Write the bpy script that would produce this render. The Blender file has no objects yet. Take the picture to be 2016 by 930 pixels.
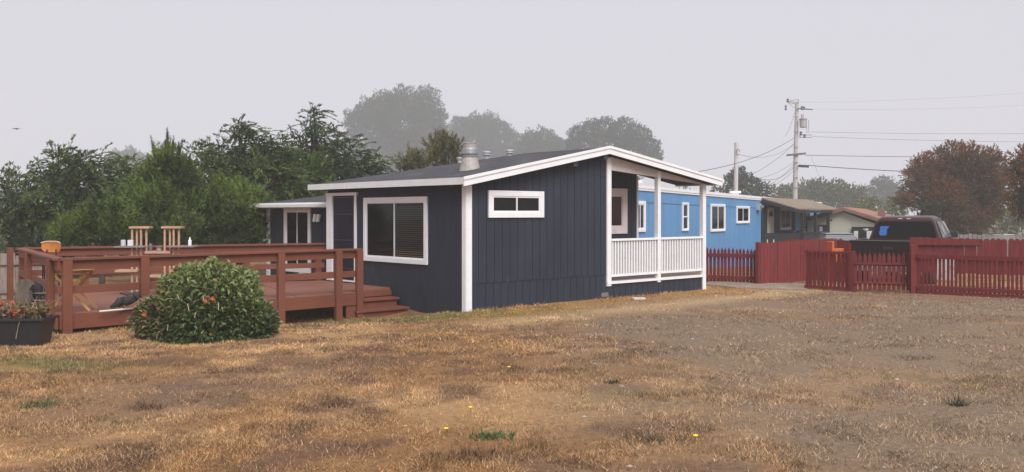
import bpy, math
import numpy as np
from mathutils import Vector

# ------------------------------------------------------------------ camera, sky, sun, exposure
SC = bpy.context.scene
COL = SC.collection
FPX, CX, HY, HC = 1790.0, 1008.0, 420.0, 1.9     # lens in photo pixels, picture centre, eye-level row, eye height
cam_d = bpy.data.cameras.new('camera'); cam = bpy.data.objects.new('camera', cam_d); COL.objects.link(cam)
cam.location = (0, 0, HC); cam.rotation_euler = (math.radians(90), 0, 0)
cam_d.sensor_width = 36; cam_d.lens = 36*FPX/2016; cam_d.shift_y = -45/2016
cam_d.clip_start = 0.1; cam_d.clip_end = 3000
SC.camera = cam

SUN_EL, SUN_AZ = math.radians(46), math.radians(158)   # azimuth measured clockwise from the view direction
w = bpy.data.worlds.new("World"); SC.world = w; w.use_nodes = True
nt = w.node_tree; nt.nodes.clear()
sky = nt.nodes.new('ShaderNodeTexSky'); sky.sky_type = 'NISHITA'; sky.sun_disc = False
sky.sun_elevation = SUN_EL; sky.sun_rotation = SUN_AZ
hs = nt.nodes.new('ShaderNodeHueSaturation'); hs.inputs['Saturation'].default_value = 0.15
mx = nt.nodes.new('ShaderNodeMix'); mx.data_type = 'RGBA'; mx.inputs['Factor'].default_value = 0.93
mx.inputs['B'].default_value = (5.85, 5.78, 6.42, 1)      # even cloud deck
bg = nt.nodes.new('ShaderNodeBackground'); bg.inputs['Strength'].default_value = 0.1
wo = nt.nodes.new('ShaderNodeOutputWorld')
nt.links.new(sky.outputs[0], hs.inputs['Color']); nt.links.new(hs.outputs[0], mx.inputs['A'])
nt.links.new(mx.outputs['Result'], bg.inputs[0]); nt.links.new(bg.outputs[0], wo.inputs[0])

sun_d = bpy.data.lights.new('sun', 'SUN'); sun = bpy.data.objects.new('sun', sun_d); COL.objects.link(sun)
sun_d.energy = 2.9; sun_d.angle = math.radians(35); sun_d.color = (1, .985, .96)
_sd = Vector((math.sin(SUN_AZ)*math.cos(SUN_EL), math.cos(SUN_AZ)*math.cos(SUN_EL), math.sin(SUN_EL)))
sun.rotation_euler = _sd.to_track_quat('Z', 'Y').to_euler()
vs = SC.view_settings; vs.view_transform = 'Standard'; vs.look = 'None'; vs.gamma = 1; vs.use_curve_mapping = False
vs.exposure = 0.27
SC.cycles.volume_bounces = 2; SC.cycles.max_bounces = 6; SC.cycles.diffuse_bounces = 3
SC.cycles.transparent_max_bounces = 8
SC.cycles.use_denoising = True

# ------------------------------------------------------------------ materials
MATS = {}
def mat(name, col, rough=.8, var=.12, scale=3.0, bump=0.0, bscale=40.0, metal=0.0, spec=.3, col2=None, stretch=None, attr=False, dirt=None):
    """principled with two-scale noise colour variation; attr multiplies by the vertex tint"""
    if name in MATS: return MATS[name]
    m = bpy.data.materials.new(name); m.use_nodes = True; t = m.node_tree; N = t.nodes; L = t.links
    b = N['Principled BSDF']; b.inputs['Roughness'].default_value = rough
    b.inputs['Metallic'].default_value = metal; b.inputs['Specular IOR Level'].default_value = spec
    g = N.new('ShaderNodeNewGeometry'); mp = N.new('ShaderNodeMapping'); L.new(g.outputs['Position'], mp.inputs['Vector'])
    if stretch: mp.inputs['Scale'].default_value = stretch
    n1 = N.new('ShaderNodeTexNoise'); n1.inputs['Scale'].default_value = scale; n1.inputs['Detail'].default_value = 6
    n1.inputs['Roughness'].default_value = .65; L.new(mp.outputs[0], n1.inputs['Vector'])
    r = N.new('ShaderNodeMapRange'); r.inputs['From Min'].default_value = .3; r.inputs['From Max'].default_value = .7
    L.new(n1.outputs['Fac'], r.inputs['Value'])
    mxx = N.new('ShaderNodeMix'); mxx.data_type = 'RGBA'; L.new(r.outputs[0], mxx.inputs['Factor'])
    c = np.array(col); d2 = np.array(col2) if col2 else c*(1+var)
    c1 = c if col2 else c*(1-var)
    mxx.inputs['A'].default_value = (*c1, 1); mxx.inputs['B'].default_value = (*np.minimum(d2, 1), 1)
    out = mxx.outputs['Result']
    if dirt:
        n3 = N.new('ShaderNodeTexNoise'); n3.inputs['Scale'].default_value = dirt[3]; n3.inputs['Detail'].default_value = 8
        n3.inputs['Roughness'].default_value = .75
        L.new(mp.outputs[0], n3.inputs['Vector']); r3 = N.new('ShaderNodeMapRange')
        r3.inputs['From Min'].default_value = dirt[4]; r3.inputs['From Max'].default_value = dirt[4]+.08
        L.new(n3.outputs['Fac'], r3.inputs['Value']); m3 = N.new('ShaderNodeMix'); m3.data_type = 'RGBA'
        L.new(r3.outputs[0], m3.inputs['Factor']); L.new(out, m3.inputs['A']); m3.inputs['B'].default_value = (*dirt[:3], 1)
        out = m3.outputs['Result']
    if attr:
        a = N.new('ShaderNodeAttribute'); a.attribute_name = 'tint'
        m2 = N.new('ShaderNodeMix'); m2.data_type = 'RGBA'; m2.blend_type = 'MULTIPLY'; m2.inputs['Factor'].default_value = 1
        L.new(out, m2.inputs['A']); L.new(a.outputs['Color'], m2.inputs['B']); out = m2.outputs['Result']
    L.new(out, b.inputs['Base Color'])
    if bump:
        n2 = N.new('ShaderNodeTexNoise'); n2.inputs['Scale'].default_value = bscale; n2.inputs['Detail'].default_value = 4
        L.new(mp.outputs[0], n2.inputs['Vector']); bp = N.new('ShaderNodeBump'); bp.inputs['Strength'].default_value = bump
        bp.inputs['Distance'].default_value = .02; L.new(n2.outputs['Fac'], bp.inputs['Height']); L.new(bp.outputs[0], b.inputs['Normal'])
    MATS[name] = m; return m

def glass(name='window_glass', tint=(.75, .77, .78)):
    if name in MATS: return MATS[name]
    m = bpy.data.materials.new(name); m.use_nodes = True; t = m.node_tree; N = t.nodes; L = t.links
    N.remove(N['Principled BSDF']); o = N['Material Output']
    tr = N.new('ShaderNodeBsdfTransparent'); tr.inputs[0].default_value = (*tint, 1)
    gl = N.new('ShaderNodeBsdfGlossy'); gl.inputs['Roughness'].default_value = .03; gl.inputs['Color'].default_value = (.8, .8, .8, 1)
    fr = N.new('ShaderNodeFresnel'); fr.inputs['IOR'].default_value = 1.3
    ms = N.new('ShaderNodeMixShader'); gm = N.new('ShaderNodeNewGeometry'); inv = N.new('ShaderNodeMath'); inv.operation = 'SUBTRACT'; inv.inputs[0].default_value = 1; L.new(gm.outputs['Backfacing'], inv.inputs[1])
    mu = N.new('ShaderNodeMath'); mu.operation = 'MULTIPLY'; L.new(fr.outputs[0], mu.inputs[0]); L.new(inv.outputs[0], mu.inputs[1]); L.new(mu.outputs[0], ms.inputs[0]); L.new(tr.outputs[0], ms.inputs[1]); L.new(gl.outputs[0], ms.inputs[2])
    L.new(ms.outputs[0], o.inputs['Surface']); MATS[name] = m; return m

M_NAVY = mat('navy_siding', (.026, .033, .050), .8, .2, 1.5, .3, 60, stretch=(1, 1, .35), dirt=(.042, .048, .062, 2.2, .58))
M_WHITE = mat('white_trim', (.83, .83, .84), .6, .05, 4, .15, 40, dirt=(.66, .63, .60, 5, .62))
M_OLDWHITE = mat('flaking_white_trim', (.79, .79, .79), .7, .06, 4, .3, 50, dirt=(.35, .30, .27, 9, .66))
M_ROOF = mat('grey_roofing', (.060, .060, .068), .9, .3, 2.5, .5, 90, dirt=(.10, .10, .105, 1.2, .56))
M_BLIND = mat('blind_slat', (.13, .11, .10), .7)
M_BLINDY = mat('warm_blind_slat', (.42, .30, .14), .6)
M_DARK = mat('dark_interior', (.014, .013, .014), .9)
M_RED = mat('deck_paint', (.180, .060, .034), .65, .16, 1.3, .3, 30, dirt=(.13, .055, .04, 3.0, .62))
M_DECK = mat('deck_floor_paint', (.225, .092, .060), .7, .15, 1.5, .3, 30, dirt=(.30, .20, .17, 2.6, .60))
M_FRED = mat('fence_paint', (.155, .020, .021), .75, .25, 3, .3, 40, stretch=(3, 3, .6), dirt=(.26, .13, .12, 9, .67))
M_FRED2 = mat('fence_paint_faded', (.185, .030, .030), .75, .2, 3, .3, 40, stretch=(3, 3, .6), dirt=(.30, .15, .13, 7, .62))
M_BLUE = mat('blue_metal_siding', (.120, .285, .520), .6, .07, .8, .05, 20, dirt=(.15, .28, .46, 2.0, .62))
M_BLACKW = mat('black_stained_wood', (.020, .021, .026), .8, .3, 4)
M_TAN = mat('tan_roofing', (.24, .19, .14), .9, .2, 3, dirt=(.20, .16, .12, 2, .55))
M_WOOD = mat('raw_pine', (.50, .31, .21), .7, .15, 6, stretch=(1, 1, 3))
M_GREYW = mat('weathered_wood', (.20, .165, .14), .9, .3, 5, .4, 30, stretch=(2, 2, .4), col2=(.30, .25, .22))
M_METAL = mat('galvanised_metal', (.42, .39, .36), .6, .3, 10, metal=.2, dirt=(.33, .20, .13, 5, .57))
M_POLE = mat('grey_pole_wood', (.50, .48, .46), .9, .15, 6, .3, 20, stretch=(4, 4, .4))
M_WIRE = mat('cable_black', (.04, .04, .045), .7)
M_STEEL = mat('dull_steel', (.22, .22, .23), .5, metal=.3)
M_BARK = mat('bark', (.07, .052, .042), .95, .3, 6, .6, 20)
M_BARKG = mat('grey_bark', (.16, .14, .125), .95, .3, 6, .6, 20)

# ------------------------------------------------------------------ object helpers
def P(x, y, d):                      # a point of the place seen at photo pixel x, y and standing d metres off
    return Vector(((x-CX)/FPX*d, d, HC-(y-HY)/FPX*d))

class F:                             # a plan frame: origin and rotation
    def __init__(s, ox, oy, ang, oz=0.0):
        s.o = (ox, oy, oz); s.u = (math.cos(ang), math.sin(ang)); s.v = (-math.sin(ang), math.cos(ang)); s.ang = ang
    def __call__(s, u, v, z=0.0):
        return Vector((s.o[0]+u*s.u[0]+v*s.v[0], s.o[1]+u*s.u[1]+v*s.v[1], s.o[2]+z))
W = F(0, 0, 0)

class MB:                            # collects shapes for ONE mesh object
    def __init__(s): s.v = []; s.f = []
    def add(s, vs_, fs):
        k = len(s.v); s.v += [tuple(a) for a in vs_]; s.f += [tuple(i+k for i in f) for f in fs]; return s
    def box(s, f, u0, u1, v0, v1, z0, z1, z1b=None, z0b=None):
        """box in frame f; z1b / z0b = heights at the u1 end when the box is sloped"""
        b = z1 if z1b is None else z1b; c = z0 if z0b is None else z0b
        p = [f(u0, v0, z0), f(u1, v0, c), f(u1, v1, c), f(u0, v1, z0), f(u0, v0, z1), f(u1, v0, b), f(u1, v1, b), f(u0, v1, z1)]
        return s.add(p, [(0, 3, 2, 1), (4, 5, 6, 7), (0, 1, 5, 4), (1, 2, 6, 5), (2, 3, 7, 6), (3, 0, 4, 7)])
    def beam(s, a, b, wd, h, up=(0, 0, 1)):      # rectangular bar from a to b (centre line)
        a, b = Vector(a), Vector(b); d = (b-a).normalized(); upv = Vector(up)
        sd = d.cross(upv)
        if sd.length < 1e-3: sd = d.cross(Vector((0, 1, 0)))
        sd.normalize(); u2 = sd.cross(d).normalized(); q = [(-1, -1), (1, -1), (1, 1), (-1, 1)]
        p = [e+sd*(i*wd/2)+u2*(j*h/2) for e in (a, b) for i, j in q]
        return s.add(p, [(3, 2, 1, 0), (4, 5, 6, 7)]+[(i, (i+1) % 4, (i+1) % 4+4, i+4) for i in range(4)])
    def prism(s, pts, off):                      # polygon pts (3-D) thickened by off
        n = len(pts); off = Vector(off); p = [Vector(a) for a in pts]; p += [a+off for a in p]
        return s.add(p, [tuple(range(n)), tuple(range(2*n-1, n-1, -1))]+[(i, i+n, (i+1) % n+n, (i+1) % n) for i in range(n)])
    def tube(s, pts, rad, n=8, cap=True):
        pts = [Vector(p) for p in pts]; m = len(pts); rad = rad if hasattr(rad, '__len__') else [rad]*m; k = len(s.v)
        ref = Vector((.31, .92, .13))
        for i, p in enumerate(pts):
            d = (pts[min(i+1, m-1)]-pts[max(i-1, 0)]).normalized(); a = d.cross(ref)
            if a.length < .1: a = d.cross(Vector((1, 0, 0)))
            a.normalize(); b = d.cross(a)
            s.v += [tuple(p+(a*math.cos(t)+b*math.sin(t))*rad[i]) for t in [2*math.pi*j/n for j in range(n)]]
        for i in range(m-1):
            for j in range(n):
                j2 = (j+1) % n; s.f.append((k+i*n+j, k+i*n+j2, k+(i+1)*n+j2, k+(i+1)*n+j))
        if cap: s.f.append(tuple(k+j for j in range(n))[::-1]); s.f.append(tuple(k+(m-1)*n+j for j in range(n)))
        return s
    def lathe(s, c, prof, n=20):
        k = len(s.v); c = Vector(c)
        for r, z in prof: s.v += [(c.x+r*math.cos(2*math.pi*j/n), c.y+r*math.sin(2*math.pi*j/n), c.z+z) for j in range(n)]
        for i in range(len(prof)-1):
            for j in range(n):
                j2 = (j+1) % n; s.f.append((k+i*n+j, k+i*n+j2, k+(i+1)*n+j2, k+(i+1)*n+j))
        s.f.append(tuple(k+j for j in range(n))[::-1]); s.f.append(tuple(k+(len(prof)-1)*n+j for j in range(n)))
        return s
    def build(s, name, m, parent=None, bevel=0, smooth=False):
        me = bpy.data.meshes.new(name)
        inv = world_of(parent).inverted() if parent else None
        me.from_pydata([tuple(inv @ Vector(a)) for a in s.v] if inv else s.v, [], s.f); me.update()
        me.materials.append(m); o = bpy.data.objects.new(name, me); COL.objects.link(o)
        if parent: o.parent = parent
        if smooth:
            me.polygons.foreach_set('use_smooth', [True]*len(me.polygons))
        if bevel:
            b = o.modifiers.new('bevel', 'BEVEL'); b.width = bevel; b.segments = 2; b.limit_method = 'ANGLE'
        return o
from mathutils import Matrix
def world_of(o):
    m = Matrix.Translation(o.location) @ o.rotation_euler.to_matrix().to_4x4()
    return world_of(o.parent) @ m if o.parent else m
def tag(o, label, cat, group=None, kind=None):
    if label: o['label'] = label
    if cat: o['category'] = cat
    if group: o['group'] = group
    if kind: o['kind'] = kind
    return o
def thing(name, loc, label, cat, group=None, rz=0):
    o = bpy.data.objects.new(name, None); COL.objects.link(o); o.location = loc; o.rotation_euler = (0, 0, rz)
    o.empty_display_size = .2
    return tag(o, label, cat, group)
def copy_tree(o, parent=None):
    c = o.copy(); COL.objects.link(c)
    if parent: c.parent = parent
    for ch in [x for x in bpy.data.objects if x.parent == o]: copy_tree(ch, c)
    return c

def np_mesh(name, verts, nper, m, parent=None, tint=None, faces=None):
    """many same-sized faces (nper corners each), verts listed face by face"""
    V = np.asarray(verts, dtype=np.float32).reshape(-1, 3); n = len(V)
    if parent is not None:
        l = world_of(parent); V = V-np.array(l.translation, dtype=np.float32)
    me = bpy.data.meshes.new(name); me.vertices.add(n); me.vertices.foreach_set('co', V.ravel())
    idx = np.arange(n, dtype=np.int32) if faces is None else faces.astype(np.int32).ravel()
    nf = len(idx)//nper
    me.loops.add(len(idx)); me.loops.foreach_set('vertex_index', idx)
    me.polygons.add(nf); me.polygons.foreach_set('loop_start', np.arange(0, nf*nper, nper, dtype=np.int32))
    me.update(calc_edges=True)
    if tint is not None:
        a = me.color_attributes.new('tint', 'FLOAT_COLOR', 'POINT')
        c = np.ones((n, 4), dtype=np.float32); c[:, :3] = tint; a.data.foreach_set('color', c.ravel())
    me.materials.append(m); o = bpy.data.objects.new(name, me); COL.objects.link(o)
    if parent is not None: o.parent = parent
    return o

# value noise
_rn = np.random.RandomState(5); _tab = _rn.rand(256, 256)
def vn(x, y, s):
    x = np.asarray(x, float)/s+500.37; y = np.asarray(y, float)/s+500.71
    i, j = np.floor(x).astype(int), np.floor(y).astype(int); fx, fy = x-i, y-j
    fx = fx*fx*(3-2*fx); fy = fy*fy*(3-2*fy); g = lambda a, b: _tab[a % 256, b % 256]
    return (g(i, j)*(1-fx)+g(i+1, j)*fx)*(1-fy)+(g(i, j+1)*(1-fx)+g(i+1, j+1)*fx)*fy
def fbm(x, y, s, o=4):
    t = 0; a = .5; tot = 0
    for k in range(o):
        t = t+a*vn(x+17*k, y-9*k, s/2**k); tot += a; a *= .55
    return t/tot
def sm(a, b, t): t = np.clip((t-a)/(b-a), 0, 1); return t*t*(3-2*t)

# ------------------------------------------------------------------ frames of the two homes
HA = math.atan2(.668, .744)
H = F(-.89, 17.7, HA)                # house: u along the gable wall, v along the left wall
def hu(px, v=0.0):                   # u on the plane v=const seen at column px
    k = (px-CX)/FPX; o = H(0, v); return (k*o.y-o.x)/(H.u[0]-k*H.u[1])
def hv(px, u=0.0):
    k = (px-CX)/FPX; o = H(u, 0); return (o.x-k*o.y)/(-H.v[0]+k*H.v[1])
def hz(px, py, u, v): return HC-(py-HY)/FPX*H(u, v).y

# ------------------------------------------------------------------ ground
def gz(x, y):
    x = np.asarray(x, float); y = np.asarray(y, float)
    z = .05*(fbm(x, y, 3.0, 3)-.5)+.03*(fbm(x+40, y, .7, 2)-.5)
    z = z-.24*np.exp(-(((x+4.0)/1.7)**2+((y-17.5)/1.5)**2))
    z = z-.17*np.exp(-(((x+2.2)/1.0)**2+((y-18.5)/.9)**2))
    far = sm(25, 60, y)*sm(3, 10, x); z = z-1.1*far
    z = z-2.5*sm(60, 130, y)
    return z
def gcol(x, y):
    x = np.asarray(x, float); y = np.asarray(y, float)
    a = fbm(x, y, 2.2, 4); b = fbm(x+31, y+12, .6, 3); c = fbm(x-70, y+55, 4.5, 3)
    base = np.array([.330, .185, .084]); tan = np.array([.48, .295, .145]); brn = np.array([.175, .100, .068])
    gry = np.array([.275, .205, .145]); grn = np.array([.15, .17, .045]); yel = np.array([.46, .25, .085])
    A = lambda t: t[..., None]
    col = base+(tan-base)*A(sm(.42, .68, a))
    col = col+(brn-col)*A(sm(.50, .72, b)*.75)
    # bare, greyer dirt on the right
    dirt = np.clip(sm(-.5, 3.0, x)*sm(5, 8, y)*(1-sm(19.5, 24, y))*1.1+sm(.55, .7, c)*.3, 0, 1)*(.55+.6*sm(.35, .6, fbm(x+9, y-3, 1.4)))
    dirt = np.clip(dirt, 0, .9)
    col = col+(gry-col)*A(dirt)
    # yellow strip along the house front, green where the step is
    hx = (x+.89)*H.u[0]+(y-17.7)*H.u[1]; hy = (x+.89)*H.v[0]+(y-17.7)*H.v[1]
    strip = np.exp(-((hy+.55)/.65)**2)*sm(-1.2, .4, hx)*(1-sm(9, 11, hx))
    wear = np.exp(-((hy+1.9)/.6)**2)*sm(-2.2, .0, hx)*(1-sm(10, 13, hx))
    col = col+(yel-col)*A(np.clip(strip*.85, 0, 1)); col = col+(np.array([.58, .40, .22])-col)*A(wear*.8)
    g = 1.5*np.exp(-(((x+2.1)/1.3)**2+((y-17.1)/.6)**2))+.5*np.exp(-(((x+5.6)/.8)**2+((y-11.3)/.4)**2))+.35*sm(.66, .8, fbm(x+3, y+80, 1.1, 2))*(1-dirt)
    col = col+(grn-col)*A(np.clip(g*(.6+.8*b), 0, .85))
    farc = sm(28, 45, y); col = col+(np.array([.13, .13, .07])-col)*A(farc)
    return col, dirt
def axis(a, b, step, out):
    m = np.arange(a, b+1e-6, step); l = a-np.geomspace(step*2, out, 26)[::-1]; r = b+np.geomspace(step*2, out, 26)
    return np.concatenate([l, m, r])
xs = axis(-14, 15, .11, 700); ys = axis(4, 31, .11, 700)
GX, GY = np.meshgrid(xs, ys); GZ = gz(GX, GY); gc, _ = gcol(GX, GY)
nx, ny = len(xs), len(ys); ii = np.arange(nx*ny).reshape(ny, nx)
fq = np.stack([ii[:-1, :-1], ii[:-1, 1:], ii[1:, 1:], ii[1:, :-1]], -1).reshape(-1, 4)
M_GROUND = mat('dry_lawn_soil', (.62, .58, .55), .95, .3, 14, 1.0, 60, attr=True, col2=(1.25, 1.25, 1.25), spec=.1, dirt=(.30, .25, .21, 16, .66))
ground = np_mesh('ground', np.stack([GX, GY, GZ], -1), 4, M_GROUND, None, gc.reshape(-1, 3), fq)
tag(ground, None, None, kind='structure')

# dry grass: real blades, thick in front and along the house
rng = np.random.RandomState(11)
def blades(n, d0, d1, hmin, hmax, wd, pw=1.0, keep=None, colf=None, xr=None):
    y = (d0**pw+(d1**pw-d0**pw)*rng.rand(n))**(1/pw); x = (rng.rand(n)*2-1)*(y*.60+.4)
    if xr: x, y = xr(n)
    # clumps
    c, dirt = gcol(x, y)
    dens = .12+1.0*sm(.36, .62, fbm(x+5, y+5, .38, 3)); bare = sm(.52, .66, fbm(x-20, y+61, 1.3, 4)); dens = dens*(1-.70*dirt)*(1-.8*bare*(.45+.55*sm(-3, 2, x)))
    hx = (x+.89)*H.u[0]+(y-17.7)*H.u[1]; hy = (x+.89)*H.v[0]+(y-17.7)*H.v[1]
    inside = ((hx > 0) & (hx < 7.75) & (hy > 0)) | ((hx > -6.7) & (hx <= 0) & (hy > 2.9))
    ok = (rng.rand(len(x)) < dens) & ~inside
    if keep is not None: ok &= keep(x, y, hx, hy)
    x, y, c, hx, hy = x[ok], y[ok], c[ok], hx[ok], hy[ok]; n = len(x)
    h = hmin+(hmax-hmin)*rng.rand(n)**1.6*(.5+1.0*fbm(x+77, y, 1.0, 2))
    near = np.exp(-(hy/.35)**2)*sm(-.3, .2, hx)*(hx < 8.2); h = h*(1+1.0*near)
    a = rng.rand(n)*6.283; ln = np.clip(.9+.7*rng.randn(n), -.2, 2.6)*h
    dx, dy = np.cos(a), np.sin(a); b = rng.rand(n)*6.283; wx, wy = np.cos(b)*wd*(.6+.8*rng.rand(n)), np.sin(b)*wd
    z = gz(x, y)-.004
    p0 = np.stack([x-wx, y-wy, z], -1); p1 = np.stack([x+wx, y+wy, z], -1)
    p2 = np.stack([x+dx*ln, y+dy*ln, z+h], -1)
    v = rng.rand(n)
    pv = .62+.76*sm(.30, .70, fbm(x-12, y+33, .32, 3)); tintc = c*((.55+1.35*v**1.3)*pv)[:, None]
    straw = rng.rand(n) < .16; tintc[straw] = np.array([.58, .40, .22])*(.7+.6*rng.rand(straw.sum()))[:, None]
    dk = rng.rand(n) < .18; tintc[dk] *= .35
    V = np.stack([p0, p1, p2], 1); T = np.repeat(tintc[:, None, :], 3, 1)
    return V.reshape(-1, 3), T.reshape(-1, 3)
M_GRASS = mat('dry_grass_blades', (.95, .95, .95), .8, .1, 2, attr=True, col2=(1.15, 1.12, 1.1), spec=.2)
parts = [blades(720000, 6.0, 13, .008, .048, .0030, 1.0), blades(470000, 12, 26, .010, .050, .0060, 1.2)]
gv = np.concatenate([p[0] for p in parts]); gt = np.concatenate([p[1] for p in parts])
grass = np_mesh('grass', gv, 3, M_GRASS, None, gt)
tag(grass, 'short dry brown lawn grass spread over the whole yard', 'grass', kind='stuff')

# path of pale flags in front of the picket fence
M_PATH = mat('pale_path', (.27, .205, .155), .9, .15, 3, .4, 30, dirt=(.38, .33, .29, 4, .55))
mb = MB()
pp = [P(1386, 563, 24.0), P(1450, 569, 23.0), P(1585, 573, 22.4), P(1600, 563, 24), P(1500, 560, 24.4), P(1395, 557, 25)]
mb.prism([Vector((q.x, q.y, float(gz(q.x, q.y))+.025)) for q in pp], (0, 0, -.06))
tag(mb.build('path', M_PATH), None, None, kind='structure')

# ------------------------------------------------------------------ foliage
def unit(v): return v/np.maximum(np.linalg.norm(v, axis=-1, keepdims=True), 1e-6)
def tufts(C, D, rng, style, size=1.0):
    """C tuft roots, D tuft directions -> triangles and per-vertex tint"""
    n = len(C); up = np.array([0, 0, 1.0])
    if style == 'cypress': K, L, lw, ll, spread, droop = 44, .50, .0125, .078, .55, .42
    elif style == 'pine': K, L, lw, ll, spread, droop = 40, .25, .0095, .10, .8, -.25
    elif style == 'feather': K, L, lw, ll, spread, droop = 34, .36, .016, .075, 1.1, .15
    elif style == 'leafy': K, L, lw, ll, spread, droop = 9, .14, .05, .09, 1.4, .1
    elif style == 'far': K, L, lw, ll, spread, droop = 10, .9, .17, .38, 1.0, .0
    L, lw, ll = L*size, lw*size, ll*size
    t = rng.rand(n, K)**.8
    Ls = L*(.6+.8*rng.rand(n, 1))
    pos = C[:, None, :]+D[:, None, :]*(t*Ls)[..., None]
    pos[..., 2] -= droop*Ls*t*t
    side = unit(np.cross(D, up[None, :])+1e-3*rng.randn(n, 3)); nrm = np.cross(side, D)
    if style == 'cypress':
        sg = np.where(rng.rand(n, K) < .5, -1, 1)*(.35+.65*rng.rand(n, K)); q = rng.randn(n, K)*.25
        pos = pos+side[:, None, :]*(sg*.10*size*(1-t))[..., None]
        ld = unit(D[:, None, :]+side[:, None, :]*(sg*.8)[..., None]+nrm[:, None, :]*q[..., None]+np.array([0, 0, -.3])*t[..., None])
    else:
        r = rng.randn(n, K, 3); ld = unit(D[:, None, :]*1.0+r*spread)
    lls = ll*(.6+.8*rng.rand(n, K, 1))
    wv = unit(np.cross(ld, rng.randn(n, K, 3)))*(lw*(.6+.7*rng.rand(n, K, 1)))
    V = np.stack([pos-wv, pos+wv, pos+ld*lls], 2)
    return V.reshape(-1, 3), K
def crown(blobs, style, rng, dens=1.0, wind=(0, 0, 0), up=.25, size=1.0, flat=1.0, tv=.35, hue=None, lump=.35, base=(1, 1, 1)):
    """blobs: (Vector centre, radius). Tufts through the outer shell and the inside of each lump."""
    Vs, Ts = [], []
    for c, r in blobs:
        c = np.array(c)
        sp = {'cypress': .15, 'pine': .115, 'feather': .15, 'leafy': .11, 'far': .55}[style]*size
        n = int(dens*4*math.pi*(r/sp)**2*.5)+12
        d = unit(rng.randn(n, 3)); d[:, 2] *= flat
        ph = rng.rand(3)*9
        lumpv = 1+lump*(np.sin(d[:, 0]*5+ph[0])*np.sin(d[:, 1]*4+ph[1])+.6*np.sin(d[:, 2]*7+ph[2]+d[:, 0]*3))
        rr = r*lumpv*(1-.6*rng.rand(n)**2.2)
        pc = c+d*rr[:, None]
        D = unit(d*.9+np.array([0, 0, up])+np.array(wind)+.35*rng.randn(n, 3))
        V, K = tufts(pc, D, rng, style, size)
        cl = fbm(pc[:, 0]*1.7+pc[:, 2]*2.3, pc[:, 1]*1.3+pc[:, 2]*1.9, .9*size, 2)
        s = (1-tv)+2*tv*(.55*cl+.45*rng.rand(n))
        t = np.repeat(s[:, None], 3, 1)*np.array(base)
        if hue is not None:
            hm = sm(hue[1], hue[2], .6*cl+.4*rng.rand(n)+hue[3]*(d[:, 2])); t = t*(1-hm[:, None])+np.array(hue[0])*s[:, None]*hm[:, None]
        Vs.append(V); Ts.append(np.repeat(t, K*3, 0))
    return np.concatenate(Vs), np.concatenate(Ts)
def limbs(base, blobs, r0, lean=(0, 0, 0), rng=None, twist=.12):
    mb = MB(); base = Vector(base); top = max(blobs, key=lambda b: b[0].z)[0]
    ax = [base.lerp(top, t)+Vector((rng.randn()*twist, rng.randn()*twist, 0))*(0 if t in (0,) else 1)*t*(1-t)*2 for t in (0, .2, .4, .6, .8, 1)]
    mb.tube(ax, [r0*1.25, r0, r0*.8, r0*.6, r0*.38, r0*.12], 9)
    for c, r in blobs:
        if c is top: continue
        f = min(.85, max(.12, (c.z-base.z)/max(top.z-base.z, .1)*.62)); i = f*5; k = int(i); s = ax[k].lerp(ax[min(k+1, 5)], i-k)
        mid = s.lerp(c, .5)+Vector((rng.randn()*.08, rng.randn()*.08, rng.randn()*.06-.05))*r*1.5
        q = r0*(.5 if f < .5 else .3)
        mb.tube([s, mid, c], [q, q*.7, q*.25], 6)
        for _ in range(3):
            e = c+Vector(unit(rng.randn(3)+np.array([0, 0, .3])))*r*.8
            mb.tube([mid.lerp(c, .6), e], [q*.4, q*.1], 5)
    return mb
_seed = [100]
def tree(name, label, cat, d, blobs_px, style, m, base_px=None, trunk_r=.12, group=None, bark=None, spread=.8, **kw):
    """blobs_px: (column, row, radius in photo pixels[, extra metres further off]) at distance d"""
    _seed[0] += 7; r = np.random.RandomState(_seed[0])
    sc = d/FPX; bl = []
    for q in blobs_px:
        e = q[3] if len(q) > 3 else (r.rand()-.5)*2*spread*q[2]*sc
        bl.append((P(q[0], q[1], d+e), q[2]*sc*(d+e)/d))
    bx = base_px if base_px else sum(b[0].x for b in bl)/len(bl)/d*FPX+CX
    bX = (bx-CX)/FPX*d; base = Vector((bX, d, float(gz(bX, d))-.05))
    t = thing(name, base, label, cat, group)
    V, T = crown(bl, style, r, **kw)
    V[:, 2] = np.maximum(V[:, 2], float(gz(bX, d))+.02)
    np_mesh('crown', V, 3, m, t, T)
    limbs(base, bl, trunk_r, rng=r).build('trunk', bark or M_BARK, t, smooth=True)
    return t

M_CYP = mat('cypress_foliage', (.042, .070, .030), .7, .25, 1.2, attr=True, col2=(.078, .118, .048), spec=.25)
M_PINE = mat('pine_foliage', (.034, .060, .018), .65, .25, 1.2, attr=True, col2=(.062, .100, .027), spec=.25)
M_FOGT = mat('far_tree_foliage', (.040, .052, .036), .9, .2, .3, attr=True, col2=(.055, .070, .045))
M_OLIVE = mat('olive_shrub_foliage', (.085, .092, .040), .8, .2, .5, attr=True, col2=(.15, .15, .07))
M_RUST = mat('russet_foliage', (.095, .075, .038), .8, .2, 1.0, attr=True, col2=(.14, .11, .06))

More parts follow.
